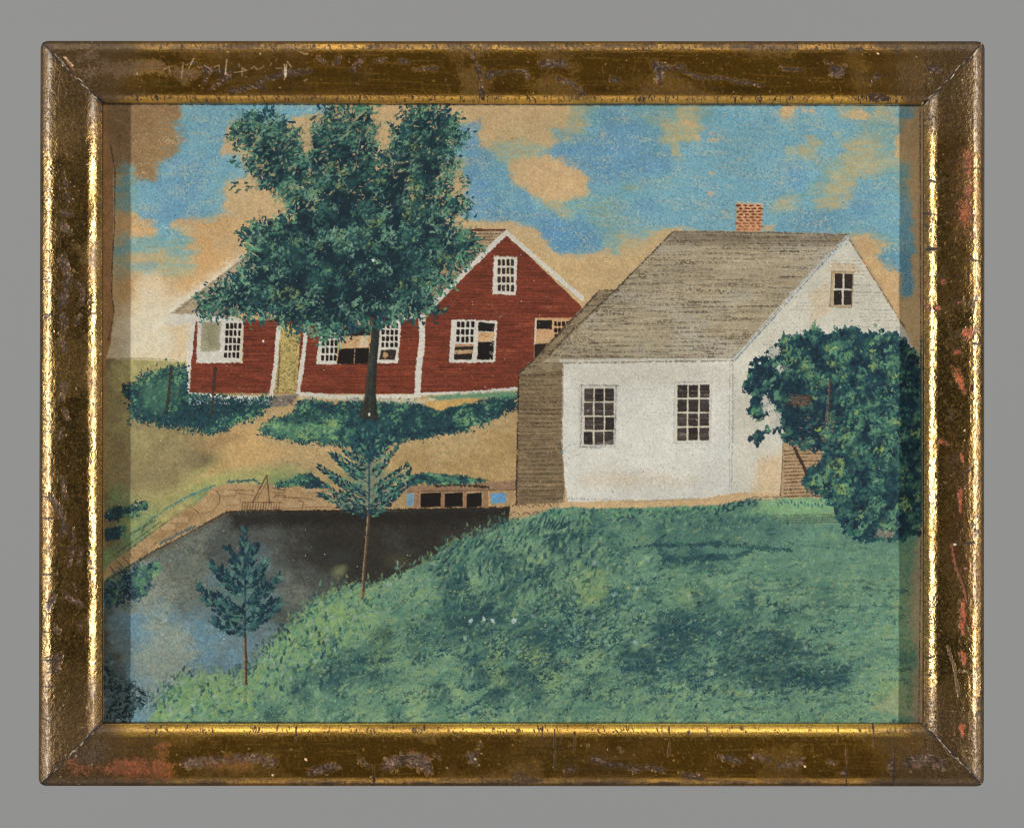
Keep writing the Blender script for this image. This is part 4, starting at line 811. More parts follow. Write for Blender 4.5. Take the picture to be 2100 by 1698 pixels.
    for (x, y) in scatter(crown, 330, r):
        k = r.choice(6, p=[.24, .16, .20, .14, .10, .16]); cc = tones[k]; a0 = r.normal(-.7, .5); R0 = r.uniform(8, 17)
        for q in range(int(R0 * 1.3)):
            cv.dab(x + r.normal(0, R0 * .55), y + r.normal(0, R0 * .45), r.uniform(5, 12), r.uniform(3, 6.5), a0 + r.normal(0, .5), cc * (1 + r.normal(0, .07)), r.uniform(.3, .85), None, soft=.6, grain=1.0)
    # paper and sky left showing between the outer sprays
    n_ = len(crown)
    for i in range(n_):
        x0, y0 = crown[i]; x1, y1 = crown[(i + 1) % n_]; L = math.hypot(x1 - x0, y1 - y0)
        for k in range(int(L / 7) + 1):
            t = r.random(); nx, ny = -(y1 - y0) / (L + 1e-6), (x1 - x0) / (L + 1e-6); d = abs(r.normal(0, 9))
            x, y = x0 + (x1 - x0) * t + nx * d, y0 + (y1 - y0) * t + ny * d
            if not inside(crown, x, y): x, y = x - 2 * nx * d, y - 2 * ny * d
            ui = int((y - cv.y0) / cv.st); uj = int((x - cv.x0) / cv.st)
            if 0 <= ui < cv.h and 0 <= uj < cv.w: cv.dab(x, y, r.uniform(5, 15), r.uniform(2.5, 5), math.atan2(ny, nx) + r.normal(0, .5), under[ui, uj].copy(), r.uniform(.6, .95), None, soft=.5, grain=.8)
        for k in range(int(L / 16) + 1):      # sprays of leaves reaching out
            t = r.random(); nx, ny = (y1 - y0) / (L + 1e-6), -(x1 - x0) / (L + 1e-6)
            if inside(crown, (x0 + x1) / 2 + nx * 3, (y0 + y1) / 2 + ny * 3): nx, ny = -nx, -ny
            ang = math.atan2(ny + .12, nx) + r.normal(0, .35); bx, by = x0 + (x1 - x0) * t - nx * 16, y0 + (y1 - y0) * t - ny * 16; ln = r.uniform(24, 40)
            tone = [C(30, 62, 76), C(40, 80, 84), C(70, 118, 96), C(98, 148, 112)][r.integers(4)]
            for q in range(9):
                u = q / 8 * ln; cv.dab(bx + math.cos(ang) * u + r.normal(0, 3), by + math.sin(ang) * u + r.normal(0, 3), r.uniform(6, 12), r.uniform(3.5, 6), ang + r.normal(0, .5), tone * (1 + r.normal(0, .1)), .9, tc, soft=.4, grain=.6)
    for i in range(150):
        x, y = r.uniform(470, 960), r.uniform(222, 420)
        if not inside(crown, x, y): continue
        ui = int((y - cv.y0) / cv.st); uj = int((x - cv.x0) / cv.st); a0 = r.normal(-.7, .5)
        for q in range(4): cv.dab(x + r.normal(0, 5), y + r.normal(0, 5), r.uniform(4, 11), r.uniform(2, 4), a0 + r.normal(0, .3), under[ui, uj].copy(), r.uniform(.4, .85), None, soft=.6, grain=1.0)
    for i in range(90):
        x, y = scatter(crown, 1, r)[0]
        cv.dab(x, y, r.uniform(12, 26), r.uniform(4, 8), -.7 + r.normal(0, .4), [C(100, 148, 114), C(82, 132, 104), C(26, 54, 70), C(116, 150, 104)][r.integers(4)], r.uniform(.35, .75), None, soft=.7, grain=.9)
    for br in ([(606, 268), (612, 300), (600, 345), (585, 390), (570, 420)], [(902, 232), (925, 262), (930, 300), (915, 335)], [(545, 250), (530, 290), (540, 330)], [(690, 250), (715, 262), (740, 300)], [(420, 636), (460, 615), (510, 600), (560, 590)], [(560, 640), (620, 610), (660, 585)], [(640, 500), (680, 480), (720, 500)],
               [(900, 560), (880, 590), (850, 610)], [(590, 470), (550, 480), (520, 500)], [(700, 640), (730, 620), (770, 625)], [(860, 460), (890, 440), (930, 430)], [(640, 400), (660, 370), (690, 360)]):
        for k in range(44):
            t = r.random() * (len(br) - 1); a = int(t); f = t - a
            x = br[a][0] * (1 - f) + br[a + 1][0] * f + r.normal(0, 9); y = br[a][1] * (1 - f) + br[a + 1][1] * f + r.normal(0, 8)
            cv.dab(x, y, r.uniform(6, 15), r.uniform(3, 6), -.75 + r.normal(0, .45), [C(112, 150, 124), C(92, 136, 108), C(126, 158, 130), C(60, 96, 86)][r.integers(4)] * (1 + r.normal(0, .06)), r.uniform(.35, .85), None, soft=.6, grain=.9)
    # loose outer sprigs
    for br in ([(960, 425), (925, 430), (900, 440)], [(965, 412), (930, 400)], [(405, 640), (440, 610), (480, 600)], [(470, 302), (500, 320), (530, 330)], [(497, 338), (530, 350)], [(800, 292), (800, 250)], [(815, 300), (812, 265)], [(905, 645), (880, 625), (850, 620)], [(915, 640), (890, 636)], [(470, 650), (500, 640), (520, 630)],
               [(430, 655), (470, 640)], [(655, 690), (670, 670)], [(940, 230), (925, 260)], [(490, 488), (520, 475), (560, 460)], [(500, 380), (540, 372)], [(925, 575), (890, 580)], [(985, 500), (960, 500)], [(420, 600), (470, 590)], [(480, 270), (510, 262)], [(835, 262), (850, 240)], [(945, 330), (920, 330)]):
        for k in range(12):
            t = r.random() * (len(br) - 1); a = int(t); f = t - a
            x = br[a][0] * (1 - f) + br[a + 1][0] * f + r.normal(0, 4); y = br[a][1] * (1 - f) + br[a + 1][1] * f + r.normal(0, 4)
            cv.dab(x, y, r.uniform(7, 13), r.uniform(4, 7), -.6 + r.normal(0, .5), [tcols[0], tcols[1], tcols[2], tcols[3]][r.integers(4)], .92, tc, soft=.4, grain=.5)
    for gp, al in (([(610, 250), (640, 256), (642, 290), (630, 322), (622, 300)], .85), ([(766, 240), (802, 232), (801, 280), (790, 322), (779, 300)], .85), ([(462, 304), (516, 318), (503, 346), (462, 344)], .85), ([(470, 356), (528, 362), (534, 388), (572, 408), (584, 432), (530, 448), (470, 452)], .8),
                   ([(934, 304), (990, 300), (990, 334), (930, 332)], .85), ([(930, 345), (990, 350), (990, 402), (926, 398)], .8), ([(938, 440), (985, 440), (985, 470), (930, 462)], .85), ([(600, 225), (668, 222), (664, 240), (640, 256), (612, 262)], .8), ([(470, 220), (540, 220), (500, 236), (480, 256), (460, 256)], .7), ([(548, 655), (570, 668), (560, 690), (530, 680)], .6)):
        cv.fill(gp, under, None, feather=5, wob=7, wsc=14, dry=7, var=0, alpha=al)
    for q in range(150):      # long leaning wisps at the top of the crown
        bx, by = [(r.uniform(490, 620), r.uniform(240, 350)), (r.uniform(645, 770), r.uniform(228, 330)), (r.uniform(805, 945), r.uniform(228, 400))][r.integers(3)]
        cv.dab(bx, by, r.uniform(14, 30), r.uniform(3.5, 6.5), r.normal(-.55, .35), [C(66, 108, 94), C(98, 142, 116), C(120, 154, 128), C(34, 58, 66), C(196, 170, 128)][r.integers(5)], r.uniform(.4, .85), None, soft=.6, grain=1.0)
    for (x, y, a0) in ((800, 262, -1.4), (806, 290, -1.3), (812, 318, -1.2), (795, 345, -1), (628, 330, -1.2), (486, 330, -.3), (500, 300, -.4), (480, 378, -.2), (510, 384, -.2), (940, 318, .1), (950, 366, -.1), (958, 380, -.2), (505, 258, -.5), (960, 430, -.3), (950, 448, -.5)):
        for q in range(9): cv.dab(x + r.normal(0, 8), y + r.normal(0, 7), r.uniform(7, 14), r.uniform(3, 5.5), a0 + r.normal(0, .4), [C(70, 112, 96), C(96, 140, 112), C(36, 62, 70), C(40, 72, 78)][r.integers(4)], r.uniform(.6, .95), tc, soft=.5, grain=.7)
    for i in range(260):       # tiny pale flecks
        x, y = scatter(crown, 1, r)[0]
        cv.dab(x, y, 2.4, 2.0, 0, C(150, 170, 150), r.uniform(.3, .8))
    for (x, y) in ((765, 535), (540, 700), (757, 850)): cv.dab(x, y, 7, 5, 1.5, C(216, 214, 200), .95)
    # ---- bare margins of the sheet, then painted rail shade
    mg_ = I('paper_margin')
    cv.fill([(200, 203), (222, 203), (222, 290), (230, 330), (233, 420), (232, 500), (230, 560), (228, 590), (234, 640), (228, 700), (216, 740), (213, 1200), (213, 1494), (200, 1494)], C(160, 116, 76), mg_, feather=2, wob=2, var=.08)
    cv.line([(227, 300), (236, 350), (235, 470), (231, 520), (229, 600), (234, 640), (228, 668), (222, 700)], 1.6, C(70, 48, 34), .8, dry=.8)
    cv.fill([(1884, 203), (1906, 203), (1906, 1494), (1884, 1494), (1886, 1300), (1890, 1090), (1889, 700), (1884, 500)], C(176, 146, 108), I('paper_margin#2'), feather=2, wob=1.2, var=.06)
    cv.line([(1887, 225), (1888, 700), (1889, 1080), (1884, 1484)], 1.6, C(84, 62, 48), .8, dry=.8)
    cv.line([(1889, 700), (1890, 1075)], 5, C(46, 84, 86), .6, dry=1.5)
    cv.fill([(225, 225), (262, 225), (262, 1490), (225, 1490)], C(118, 92, 66), None, feather=30, alpha=.10, wob=6)  # left rail's shadow band deepened by a faint brown wash
    cv.line([(208, 214), (1000, 215), (1896, 217)], 3.0, C(58, 52, 42), .75, dry=.8); cv.line([(208, 1481), (1000, 1482), (1896, 1483)], 3.0, C(50, 50, 42), .7, dry=.8)  # shade where the sheet meets the rails, painted as thin dark lines
    # ---- overall grain of the sheet, fibres, dirt
    skym = (cv.id == I('painted_sky'))
    isblue = np.clip((cv.c[..., 2] - cv.c[..., 0]) * 6, 0, 1) * skym
    sp_ = np.clip((G1 * .5 + G2 * .3 + .6 * cv.F(40, 14, k=181)) * .8 - .08, 0, .5) * isblue
    cv.c += sp_[..., None] * (C(186, 172, 138) - cv.c)
    sp_ = np.clip(-(G1 * .6 + cv.N(2.4, k=183) * .7 + .4 * cv.F(30, 16, k=184)) * .5 - .12, 0, .22) * isblue
    cv.c += sp_[..., None] * (C(62, 112, 150) - cv.c)
    grey = cv.c.mean(-1, keepdims=True); cv.c = grey + (cv.c - grey) * .90; cv.c = .42 + (cv.c - .42) * 1.06 - .006; cv.c *= np.array([.915, .935, .945], np.float32)
    cv.c *= (1 + .05 * cv.F(120, 90, k=186))[..., None]
    lum = (G1 * .085 + G2 * .06 + cv.N(1.3, k=3) * .06)
    satd = 1 + lum * 1.25 * np.clip(1.25 - cv.c.mean(-1), .45, 1.1)
    cv.c *= satd[..., None]
    chroma = cv.N(3.0, k=4) * .012
    cv.c[..., 0] += chroma; cv.c[..., 2] -= chroma
    for i in range(900):
        x, y = r.uniform(214, 1888), r.uniform(216, 1482)
        cv.dab(x, y, r.uniform(1.8, 3.4), r.uniform(1.6, 2.4), r.uniform(0, 3), C(52, 48, 44) if r.random() < .55 else C(206, 206, 196), r.uniform(.3, .8))
    for i in range(26):
        x, y = r.uniform(240, 1870), r.uniform(230, 1470); a = r.uniform(0, 3.1); L = r.uniform(8, 22)
        cv.line([(x, y), (x + L * math.cos(a), y + L * math.sin(a)), (x + 1.4 * L * math.cos(a + .5), y + 1.4 * L * math.sin(a + .5))], 1.3, C(150, 150, 140), .35, dry=.4)
    np.clip(cv.c, 0.02, 1, out=cv.c)
    return cv

# ---------------------------------------------------------------- frame surface: channels r g b | metallic | roughness | height (px) | bump
def paint_frame():
    cv = Canvas(68, 72, 2034, 1626, 1.25, 900, 7)
    cv.grain = cv.N(1.9, k=1) * .6 + cv.N(3.4, k=2) * .8
    r = np.random.default_rng(5)
    def S(rgb, m, ro, h, b): return np.array([rgb[0] / 255, rgb[1] / 255, rgb[2] / 255, m, ro, h, b], np.float32)
    gold = S((172, 128, 48), .95, .29, 0, .42)
    cv.c[:] = gold
    Y, X = np.mgrid[0:cv.h, 0:cv.w].astype(np.float32); X = X * cv.st + cv.x0; Y = Y * cv.st + cv.y0
    side = (X < 212) | (X > 1893)
    cv.c[side, :5] = np.array([150 / 255, 122 / 255, 68 / 255, .95, .27], np.float32)
    grainy = ((X < 111) | (X > 1998)) ; cv.c[grainy, 4] = .25; cv.c[grainy, 6] = .7; cv.c[grainy, :3] *= .74
    lip = side & ~grainy; cv.c[lip, 4] = .21; cv.c[lip, 6] = .32
    m = cv.F(60, k=3)
    def mix(a, col): cv.c[:] += a[..., None] * (col - cv.c)
    mix(np.clip(m * .8 + .1, 0, .55), S((108, 76, 28), .88, .34, 0, .5))
    mix(np.clip(cv.F(150, k=6) * 1.2 - .15, 0, .7), S((112, 84, 46), .75, .42, 0, .8))
    zone = np.clip(1 - np.abs(np.where(X < 1000, X - 148, X - 1958)) / 34, 0, 1) * side
    ms = np.clip((cv.F(70, 150, k=61) + .5 * cv.N(9, k=63) + .5 * cv.N(3, k=64) + .1) * 1.3, 0, 1) * zone
    mix(ms * .85, S((64, 42, 20), .5, .42, -.2, .8))
    mh = np.clip((cv.F(120, 20, k=66) + .4 * cv.N(6, 3, k=67)) * 1.4 - .1, 0, 1) * (~side)
    mix(mh * .5, S((92, 70, 28), .85, .36, 0, .5))
    # worn, rubbed zones (duller bronze powder) mainly near the corners
    d = np.minimum.reduce([np.hypot(X - 100, Y - 105), np.hypot(X - 2000, Y - 105), np.hypot(X - 100, Y - 1592) * .95, np.hypot(X - 2000, Y - 1592)])
    mix(np.clip((230 + 60 * cv.F(50, k=9) - d) / 90, 0, 1) * .8, S((84, 64, 38), .55, .42, 0, 1.2))
    return_s = S
    worn = S((112, 86, 50), .5, .5, .0, 1.0); umber = S((46, 32, 18), .1, .55, -.4, .5); loss = S((96, 74, 56), .0, .7, -.8, .8); bole = S((150, 76, 44), .05, .6, -.7, .8); pale = S((196, 176, 150), 0, .7, -.5, .6); crack = S((34, 22, 14), 0, .7, -.5, .2)
    def patch(p, s, a=.9, f=3, wob=6, ws=16, dry=2):
        cv.fill(p, s, None, feather=f + 8, wob=wob + 10, wsc=ws + 6, dry=dry + 7, var=0, alpha=a * .6)
        A = abs(sum(p[i][0] * p[(i + 1) % len(p)][1] - p[(i + 1) % len(p)][0] * p[i][1] for i in range(len(p)))) / 2
        for (x, y) in scatter(p, int(A / 60) + 3, r):
            q = s * np.array([1, 1, 1, 1, 1, 1, 1], np.float32); q[:3] *= r.uniform(.6, 1.25)
            cv.dab(x + r.normal(0, 3), y + r.normal(0, 3), r.uniform(4, 18), r.uniform(2, 5), r.uniform(-.6, 2.2), q, r.uniform(.3, .8) * a, soft=.8, grain=1.1)
    def scar(pts, wd_):
        cv.line(pts, wd_ + 3.5, umber, .8, dry=3.5, wob=4)
        L = sum(math.hypot(pts[i + 1][0] - pts[i][0], pts[i + 1][1] - pts[i][1]) for i in range(len(pts) - 1))
        a = math.atan2(pts[-1][1] - pts[0][1], pts[-1][0] - pts[0][0])
        for k in range(int(L * wd_ / 13) + 5):
            t = r.random() * (len(pts) - 1); i = min(int(t), len(pts) - 2); f = t - i
            x = pts[i][0] * (1 - f) + pts[i + 1][0] * f + r.normal(0, wd_ * .36); y = pts[i][1] * (1 - f) + pts[i + 1][1] * f + r.normal(0, wd_ * .34)
            q = r.random()
            st_ = loss if q < .42 else S((126, 100, 84), 0, .6, -.6, .8) if q < .54 else S((72, 52, 38), 0, .6, -1.2, .9) if q < .74 else S((112, 62, 40), .05, .6, -.8, .8) if q < .80 else umber if q < .96 else S((176, 140, 116), 0, .6, -.4, .6)
            cv.dab(x, y, r.uniform(3, 4 + wd_ * .6), r.uniform(2, 2.5 + wd_ * .32), a + r.normal(0, .5), st_, r.uniform(.6, .95), soft=.4, grain=.9)
    # --- top rail
    for p in ([(150, 140), (330, 128), (350, 140), (330, 152), (210, 150), (160, 150)], [(172, 108), (190, 105), (192, 125), (165, 125)], [(350, 145), (400, 138), (420, 150), (380, 165)]):
        patch(p, loss, .85)
    patch([(300, 92), (640, 92), (660, 108), (520, 118), (380, 112)], worn, .6, 8)
    patch([(900, 90), (1000, 90), (1010, 110), (940, 122)], worn, .9, 6); patch([(940, 150), (1000, 130), (1010, 200), (950, 202)], worn, .85, 6)
    patch([(1100, 92), (1150, 92), (1180, 140), (1120, 145)], worn, .8, 6); patch([(1090, 160), (1140, 150), (1210, 200), (1090, 205)], worn, .8, 6)
    patch([(1330, 160), (1370, 150), (1480, 205), (1310, 205)], worn, .7, 8); patch([(1500, 95), (1640, 92), (1620, 120), (1540, 112)], worn, .8, 8)
    patch([(1730, 100), (1760, 95), (1800, 205), (1760, 205)], worn, .6, 6); patch([(1840, 130), (1890, 120), (1900, 200), (1860, 205)], worn, .6, 8)
    for (pts, wd_) in (([(432, 184), (450, 172), (468, 160), (470, 150)], 8), ([(420, 140), (440, 146), (455, 148)], 6), ([(395, 130), (430, 150), (420, 170)], 5), ([(476, 188), (500, 186), (520, 176), (550, 162), (570, 158)], 7), ([(565, 160), (590, 148), (600, 152), (635, 146)], 7), ([(520, 178), (540, 182)], 6),
                         ([(652, 118), (668, 134)], 7), ([(694, 120), (690, 135)], 8), ([(740, 125), (725, 145)], 9), ([(775, 127), (790, 125)], 6), ([(822, 126), (836, 128)], 7), ([(850, 145), (895, 140)], 6), ([(1000, 152), (1060, 146), (1078, 148), (1084, 162)], 5), ([(1010, 155), (1000, 162)], 6),
                         ([(1115, 135), (1155, 133)], 14), ([(1145, 165), (1170, 172), (1195, 190)], 7), ([(1255, 165), (1268, 168)], 6), ([(1340, 132), (1372, 140)], 9), ([(1352, 140), (1352, 170)], 13), ([(1388, 142), (1400, 138)], 9), ([(1405, 150), (1430, 160), (1480, 162), (1560, 176)], 6), ([(1600, 142), (1640, 145)], 6),
                         ([(1690, 128), (1705, 135)], 6), ([(1710, 148), (1725, 145)], 20), ([(1790, 170), (1800, 158)], 7), ([(1910, 140), (1925, 148)], 12), ([(960, 100), (975, 125), (985, 160), (990, 205)], 4), ([(1790, 200), (1820, 202)], 8)):
        scar(pts, wd_)
    # old scratched pen-like marks near the left end of the top rail
    scr = S((206, 190, 164), 0, .6, -.3, .3); scr2 = S((156, 132, 110), 0, .6, -.3, .4)
    for p in ([(398, 122), (388, 143)], [(466, 124), (463, 154)], [(584, 134), (585, 158)], [(588, 134), (587, 158), (583, 165)]): cv.line(p, 2.0, scr, .9, dry=.4)
    for p in ([(377, 130), (373, 163)], [(337, 145), (348, 138), (350, 150)], [(378, 132), (384, 136), (388, 132)], [(420, 136), (430, 142), (436, 150)], [(440, 140), (450, 136), (452, 150)], [(491, 132), (491, 138)], [(498, 142), (507, 146), (500, 148), (480, 151)], [(497, 140), (497, 158)], [(516, 143), (522, 138), (528, 145), (536, 142), (542, 138)],
              [(554, 138), (558, 130)], [(566, 128), (569, 122)], [(568, 142), (580, 142)], [(590, 128), (598, 140)], [(583, 90), (612, 105), (625, 113), (632, 112)], [(630, 165), (624, 168)]): cv.line(p, 2.0, scr2, .85, dry=.6)
    # --- bottom rail
    for (pts, wd_) in (([(380, 1565), (420, 1560), (520, 1552), (560, 1560)], 16), ([(640, 1580), (690, 1570)], 14), ([(740, 1556), (755, 1568)], 8), ([(790, 1570), (830, 1555), (870, 1560), (875, 1575)], 22), ([(890, 1545), (905, 1555)], 5), ([(965, 1545), (975, 1565)], 12), ([(1215, 1552), (1240, 1562), (1290, 1572), (1310, 1578)], 7),
                         ([(1322, 1570), (1360, 1578)], 8), ([(1400, 1588), (1435, 1592)], 10), ([(1475, 1550), (1520, 1560)], 9), ([(1545, 1548), (1575, 1556)], 10), ([(1600, 1570), (1640, 1560)], 12), ([(1700, 1560), (1712, 1565)], 6), ([(1865, 1565), (1900, 1555), (1930, 1568)], 18), ([(1825, 1560), (1832, 1590)], 8), ([(1720, 1585), (1735, 1582)], 6),
                         ([(1160, 1580), (1175, 1575)], 9), ([(985, 1520), (975, 1545)], 4), ([(1055, 1590), (1095, 1600)], 12)):
        scar(pts, wd_)
    patch([(140, 1555), (200, 1570), (260, 1550), (330, 1555), (350, 1590), (300, 1595), (200, 1588), (150, 1582)], bole, .85, 5, 10)
    patch([(320, 1530), (345, 1528), (345, 1560), (320, 1560)], bole, .6, 5); patch([(430, 1560), (500, 1555), (520, 1572), (440, 1580)], bole, .5, 6, 8)
    for p in ([(150, 1535), (215, 1530), (220, 1565), (160, 1570)],): patch(p, S((70, 56, 42), .1, .55, 0, .8), .8, 6)
    patch([(1040, 1575), (1110, 1560), (1120, 1608), (1040, 1610)], worn, .7, 8); patch([(1560, 1540), (1640, 1530), (1650, 1600), (1570, 1608)], worn, .6, 9); patch([(900, 1580), (1020, 1580), (1060, 1610), (900, 1610)], worn, .6, 8)
    patch([(390, 1560), (560, 1540), (590, 1590), (400, 1605)], worn, .5, 9); patch([(1390, 1590), (1480, 1590), (1480, 1612), (1390, 1612)], worn, .5, 6)
    patch([(850, 1500), (895, 1500), (890, 1520), (870, 1525)], worn, .7, 4); patch([(350, 1490), (440, 1490), (440, 1520), (350, 1520)], worn, .4, 6)
    for (x, y0, y1) in ((607, 1490, 1518), (1137, 1495, 1575), (1178, 1502, 1540), (1372, 1488, 1545), (1450, 1488, 1512), (1718, 1486, 1525), (1790, 1486, 1530), (1735, 1535, 1612), (1832, 1540, 1612), (766, 1570, 1610), (870, 1487, 1496), (1112, 1490, 1510)):
        cv.line([(x, y0), (x + 1, (y0 + y1) / 2), (x + r.normal(0, 1.5), y1)], 3.2, crack, .9, dry=.9, wob=1)
    for (x, y) in ((1521, 1493), (1412, 1502), (848, 1496), (1063, 1497), (1270, 1533), (1274, 1540), (1205, 1528), (960, 1548)): cv.dab(x, y, 10, 8, r.uniform(0, 3), S((88, 74, 54), .1, .5, .5, .3), .9)
    for (x, y) in ((975, 1555), (1541, 1604), (628, 1556), (560, 1588), (1650, 1570), (1800, 112)): cv.dab(x, y, 7, 5, .6, S((226, 204, 178), 0, .5, 0, .2), .95)
    # --- left rail
    for (pts, wd_) in (([(132, 350), (134, 370), (138, 400), (142, 415)], 4), ([(130, 438), (145, 440)], 9), ([(128, 460), (145, 480)], 10), ([(128, 530), (140, 560), (135, 600), (128, 625)], 12), ([(160, 582), (172, 590), (172, 610), (165, 625)], 6), ([(165, 645), (158, 660)], 8), ([(128, 645), (132, 670), (124, 690)], 7), ([(125, 700), (135, 720)], 10),
                         ([(130, 790), (128, 820)], 9), ([(132, 840), (140, 860)], 8), ([(128, 880), (120, 900)], 5), ([(131, 980), (133, 1015)], 8), ([(105, 1020), (118, 1040), (130, 1060), (132, 1095)], 10), ([(150, 1125), (144, 1160)], 6), ([(168, 1130), (163, 1155)], 4), ([(112, 1220), (100, 1245)], 7), ([(135, 1215), (150, 1228), (168, 1240)], 8), ([(148, 1190), (160, 1210)], 3),
                         ([(112, 1285), (120, 1295)], 9), ([(122, 1345), (115, 1375)], 10), ([(165, 1275), (168, 1290)], 4), ([(152, 1080), (152, 1110)], 4)):
        scar(pts, wd_)
    for y in (1062, 1177, 1353, 1407, 645, 968, 1295, 885): cv.line([(82, y), (100, y + 1), (118, y - 1)], 2.2, crack, .8, dry=.9, wob=1)
    for y in (643, 1165, 620): cv.line([(182, y), (205, y + 1)], 2.0, crack, .8, dry=.7)
    patch([(112, 235), (175, 230), (170, 290), (150, 330), (112, 300)], worn, .55, 10); patch([(160, 510), (200, 505), (200, 545), (168, 550)], worn, .8, 5); patch([(110, 700), (200, 690), (195, 800), (120, 820)], worn, .45, 12)
    patch([(112, 1470), (190, 1450), (190, 1500), (120, 1560)], worn, .6, 10)
    # --- right rail
    for (x, y, l, w_, an) in ((1985, 340, 60, 14, 1.5), (1978, 440, 60, 24, 1.5), (1933, 578, 14, 12, .5), (1966, 620, 10, 8, 0), (1923, 632, 14, 8, .3), (1985, 683, 34, 22, -.6), (1963, 722, 18, 10, .1), (1968, 782, 60, 14, 1.2), (1972, 940, 24, 8, 1.3), (1968, 1025, 52, 10, 1.55), (1985, 395, 30, 12, 1.5), (1975, 1260, 60, 14, 1.5), (1975, 1350, 30, 14, 1.4),
                              (1973, 1495, 30, 14, 1.5), (1935, 908, 26, 8, .4), (1980, 1165, 8, 6, 0), (1972, 1285, 40, 10, 1.4), (1903, 630, 10, 6, 1)):
        cv.dab(x, y, l + 6, w_ + 6, an, umber, .8, soft=.5, grain=.8); cv.dab(x, y, l, w_, an, S((176, 92, 54), .1, .5, -.7, .8), .92, soft=.4, grain=.9)
    cv.line([(1950, 1115), (1958, 1160), (1975, 1200), (1982, 1235)], 6, umber, .8, dry=1.5); cv.line([(1950, 1115), (1958, 1160), (1975, 1200), (1982, 1235)], 3, bole, .85, dry=1.5)
    cv.line([(1942, 1325), (1955, 1365), (1965, 1425)], 6, loss, .8, dry=2); cv.line([(1965, 1375), (1985, 1375)], 5, loss, .8, dry=2)
    cv.dab(1957, 1116, 8, 5, 0, S((236, 220, 190), 0, .4, 0, .2), 1)
    for (y, xa, xb) in ((348, 1975, 2018), (437, 1896, 1950), (512, 1896, 1925), (533, 1985, 2018), (569, 1896, 1945), (617, 1960, 2018), (705, 1988, 2016), (718, 1908, 1925), (333, 1940, 1962), (1112, 1960, 1995), (1350, 1900, 1915), (370, 1905, 1935), (510, 1902, 1920)):
        cv.line([(xa, y), ((xa + xb) / 2, y + r.normal(0, 2)), (xb, y + r.normal(0, 2))], 2.6, crack, .9, dry=.9, wob=1.4)
    for (x, y, l) in ((1900, 250, 30), (1906, 265, 20), (1990, 620, 30), (1945, 640, 40), (1955, 700, 60), (1935, 560, 26), (1950, 940, 60), (1903, 445, 22), (1905, 470, 18), (1950, 850, 50), (2014, 890, 18), (1905, 1240, 10), (1907, 1385, 12), (1990, 960, 30), (1998, 1080, 30), (2005, 1470, 14), (2010, 1440, 16), (1915, 1225, 12), (1930, 1470, 40)):
        for q in range(int(l / 2)): cv.dab(x + r.normal(0, l * .22), y + r.normal(0, l * .35), r.uniform(4, 12), r.uniform(3, 8), 1.4 + r.normal(0, .5), umber, r.uniform(.3, .75), soft=.6, grain=1)
    patch([(1965, 300), (2000, 320), (1990, 500), (1960, 480)], S((120, 78, 44), .4, .5, -.2, 1), .55, 10, 8)
    # --- random small flecks, pits, lifting leaf
    for i in range(2600):
        k = r.random()
        if k < .5: x, y = r.uniform(82, 2018), (r.uniform(86, 208) if r.random() < .5 else r.uniform(1486, 1610))
        else: x, y = (r.uniform(82, 206) if r.random() < .5 else r.uniform(1897, 2018)), r.uniform(90, 1608)
        q = r.random()
        s = umber if q < .5 else worn if q < .75 else loss if q < .93 else scr
        cv.dab(x, y, r.uniform(1.8, 7), r.uniform(1.6, 4), r.uniform(0, 3), s, r.uniform(.3, .85), soft=.6, grain=.7)
    # fine cross-grain crackle on the gilded edges
    for i in range(1500):
        q = r.random()
        if q < .32: x, y, a = r.uniform(220, 1880), r.uniform(197, 209), 1.5
        elif q < .52: x, y, a = r.uniform(290, 1900), r.uniform(90, 106), 1.5
        elif q < .80: x, y, a = r.uniform(300, 1880), r.uniform(1488, 1514), 1.5
        elif q < .9: x, y, a = r.uniform(1896, 1908), r.uniform(300, 1460), .1
        else: x, y, a = r.uniform(84, 104), r.uniform(150, 1500), .1
        a += r.normal(0, .25); L = r.uniform(4, 13)
        cv.line([(x - L / 2 * math.cos(a), y - L / 2 * math.sin(a)), (x + r.normal(0, 1), y), (x + L / 2 * math.cos(a), y + L / 2 * math.sin(a))], 1.5, crack, r.uniform(.35, .85), dry=.5, wob=.4)
    # rubbing streaks along the length of horizontal rails and across them
    for i in range(420):
        x, y = r.uniform(250, 1850), (r.uniform(95, 205) if r.random() < .5 else r.uniform(1490, 1608))
        if r.random() < .6: cv.dab(x, y, r.uniform(30, 110), r.uniform(1.6, 3.4), r.normal(0, .03), umber, r.uniform(.15, .4), soft=1, grain=1)
        else: cv.dab(x, y, r.uniform(14, 34), r.uniform(1.4, 2.4), 1.5 + r.normal(0, .3), worn, r.uniform(.3, .7), soft=1, grain=.8)
    cv.c[..., 5] += (.7 * cv.F(26, 60, k=81) + .20 * cv.N(6, k=84) + .12 * cv.N(3, k=85)) * np.where(side, 1.0, .35)
    edge = np.clip(1 - np.abs(Y - 93) / 14, 0, 1) * np.clip(cv.F(60, 12, k=87) * 1.6 + .5 * cv.N(4, 8, k=88) + .2, 0, 1) * (~side)
    mix(edge * .95, S((82, 58, 26), .4, .5, 0, .8))
    edge = np.clip(1 - np.abs(Y - 1606) / 10, 0, 1) * np.clip(cv.F(50, 12, k=89) * 1.6 + .5 * cv.N(4, 8, k=90) + .5, 0, 1) * (~side)
    mix(edge * .95, S((62, 44, 20), .4, .5, 0, .8))
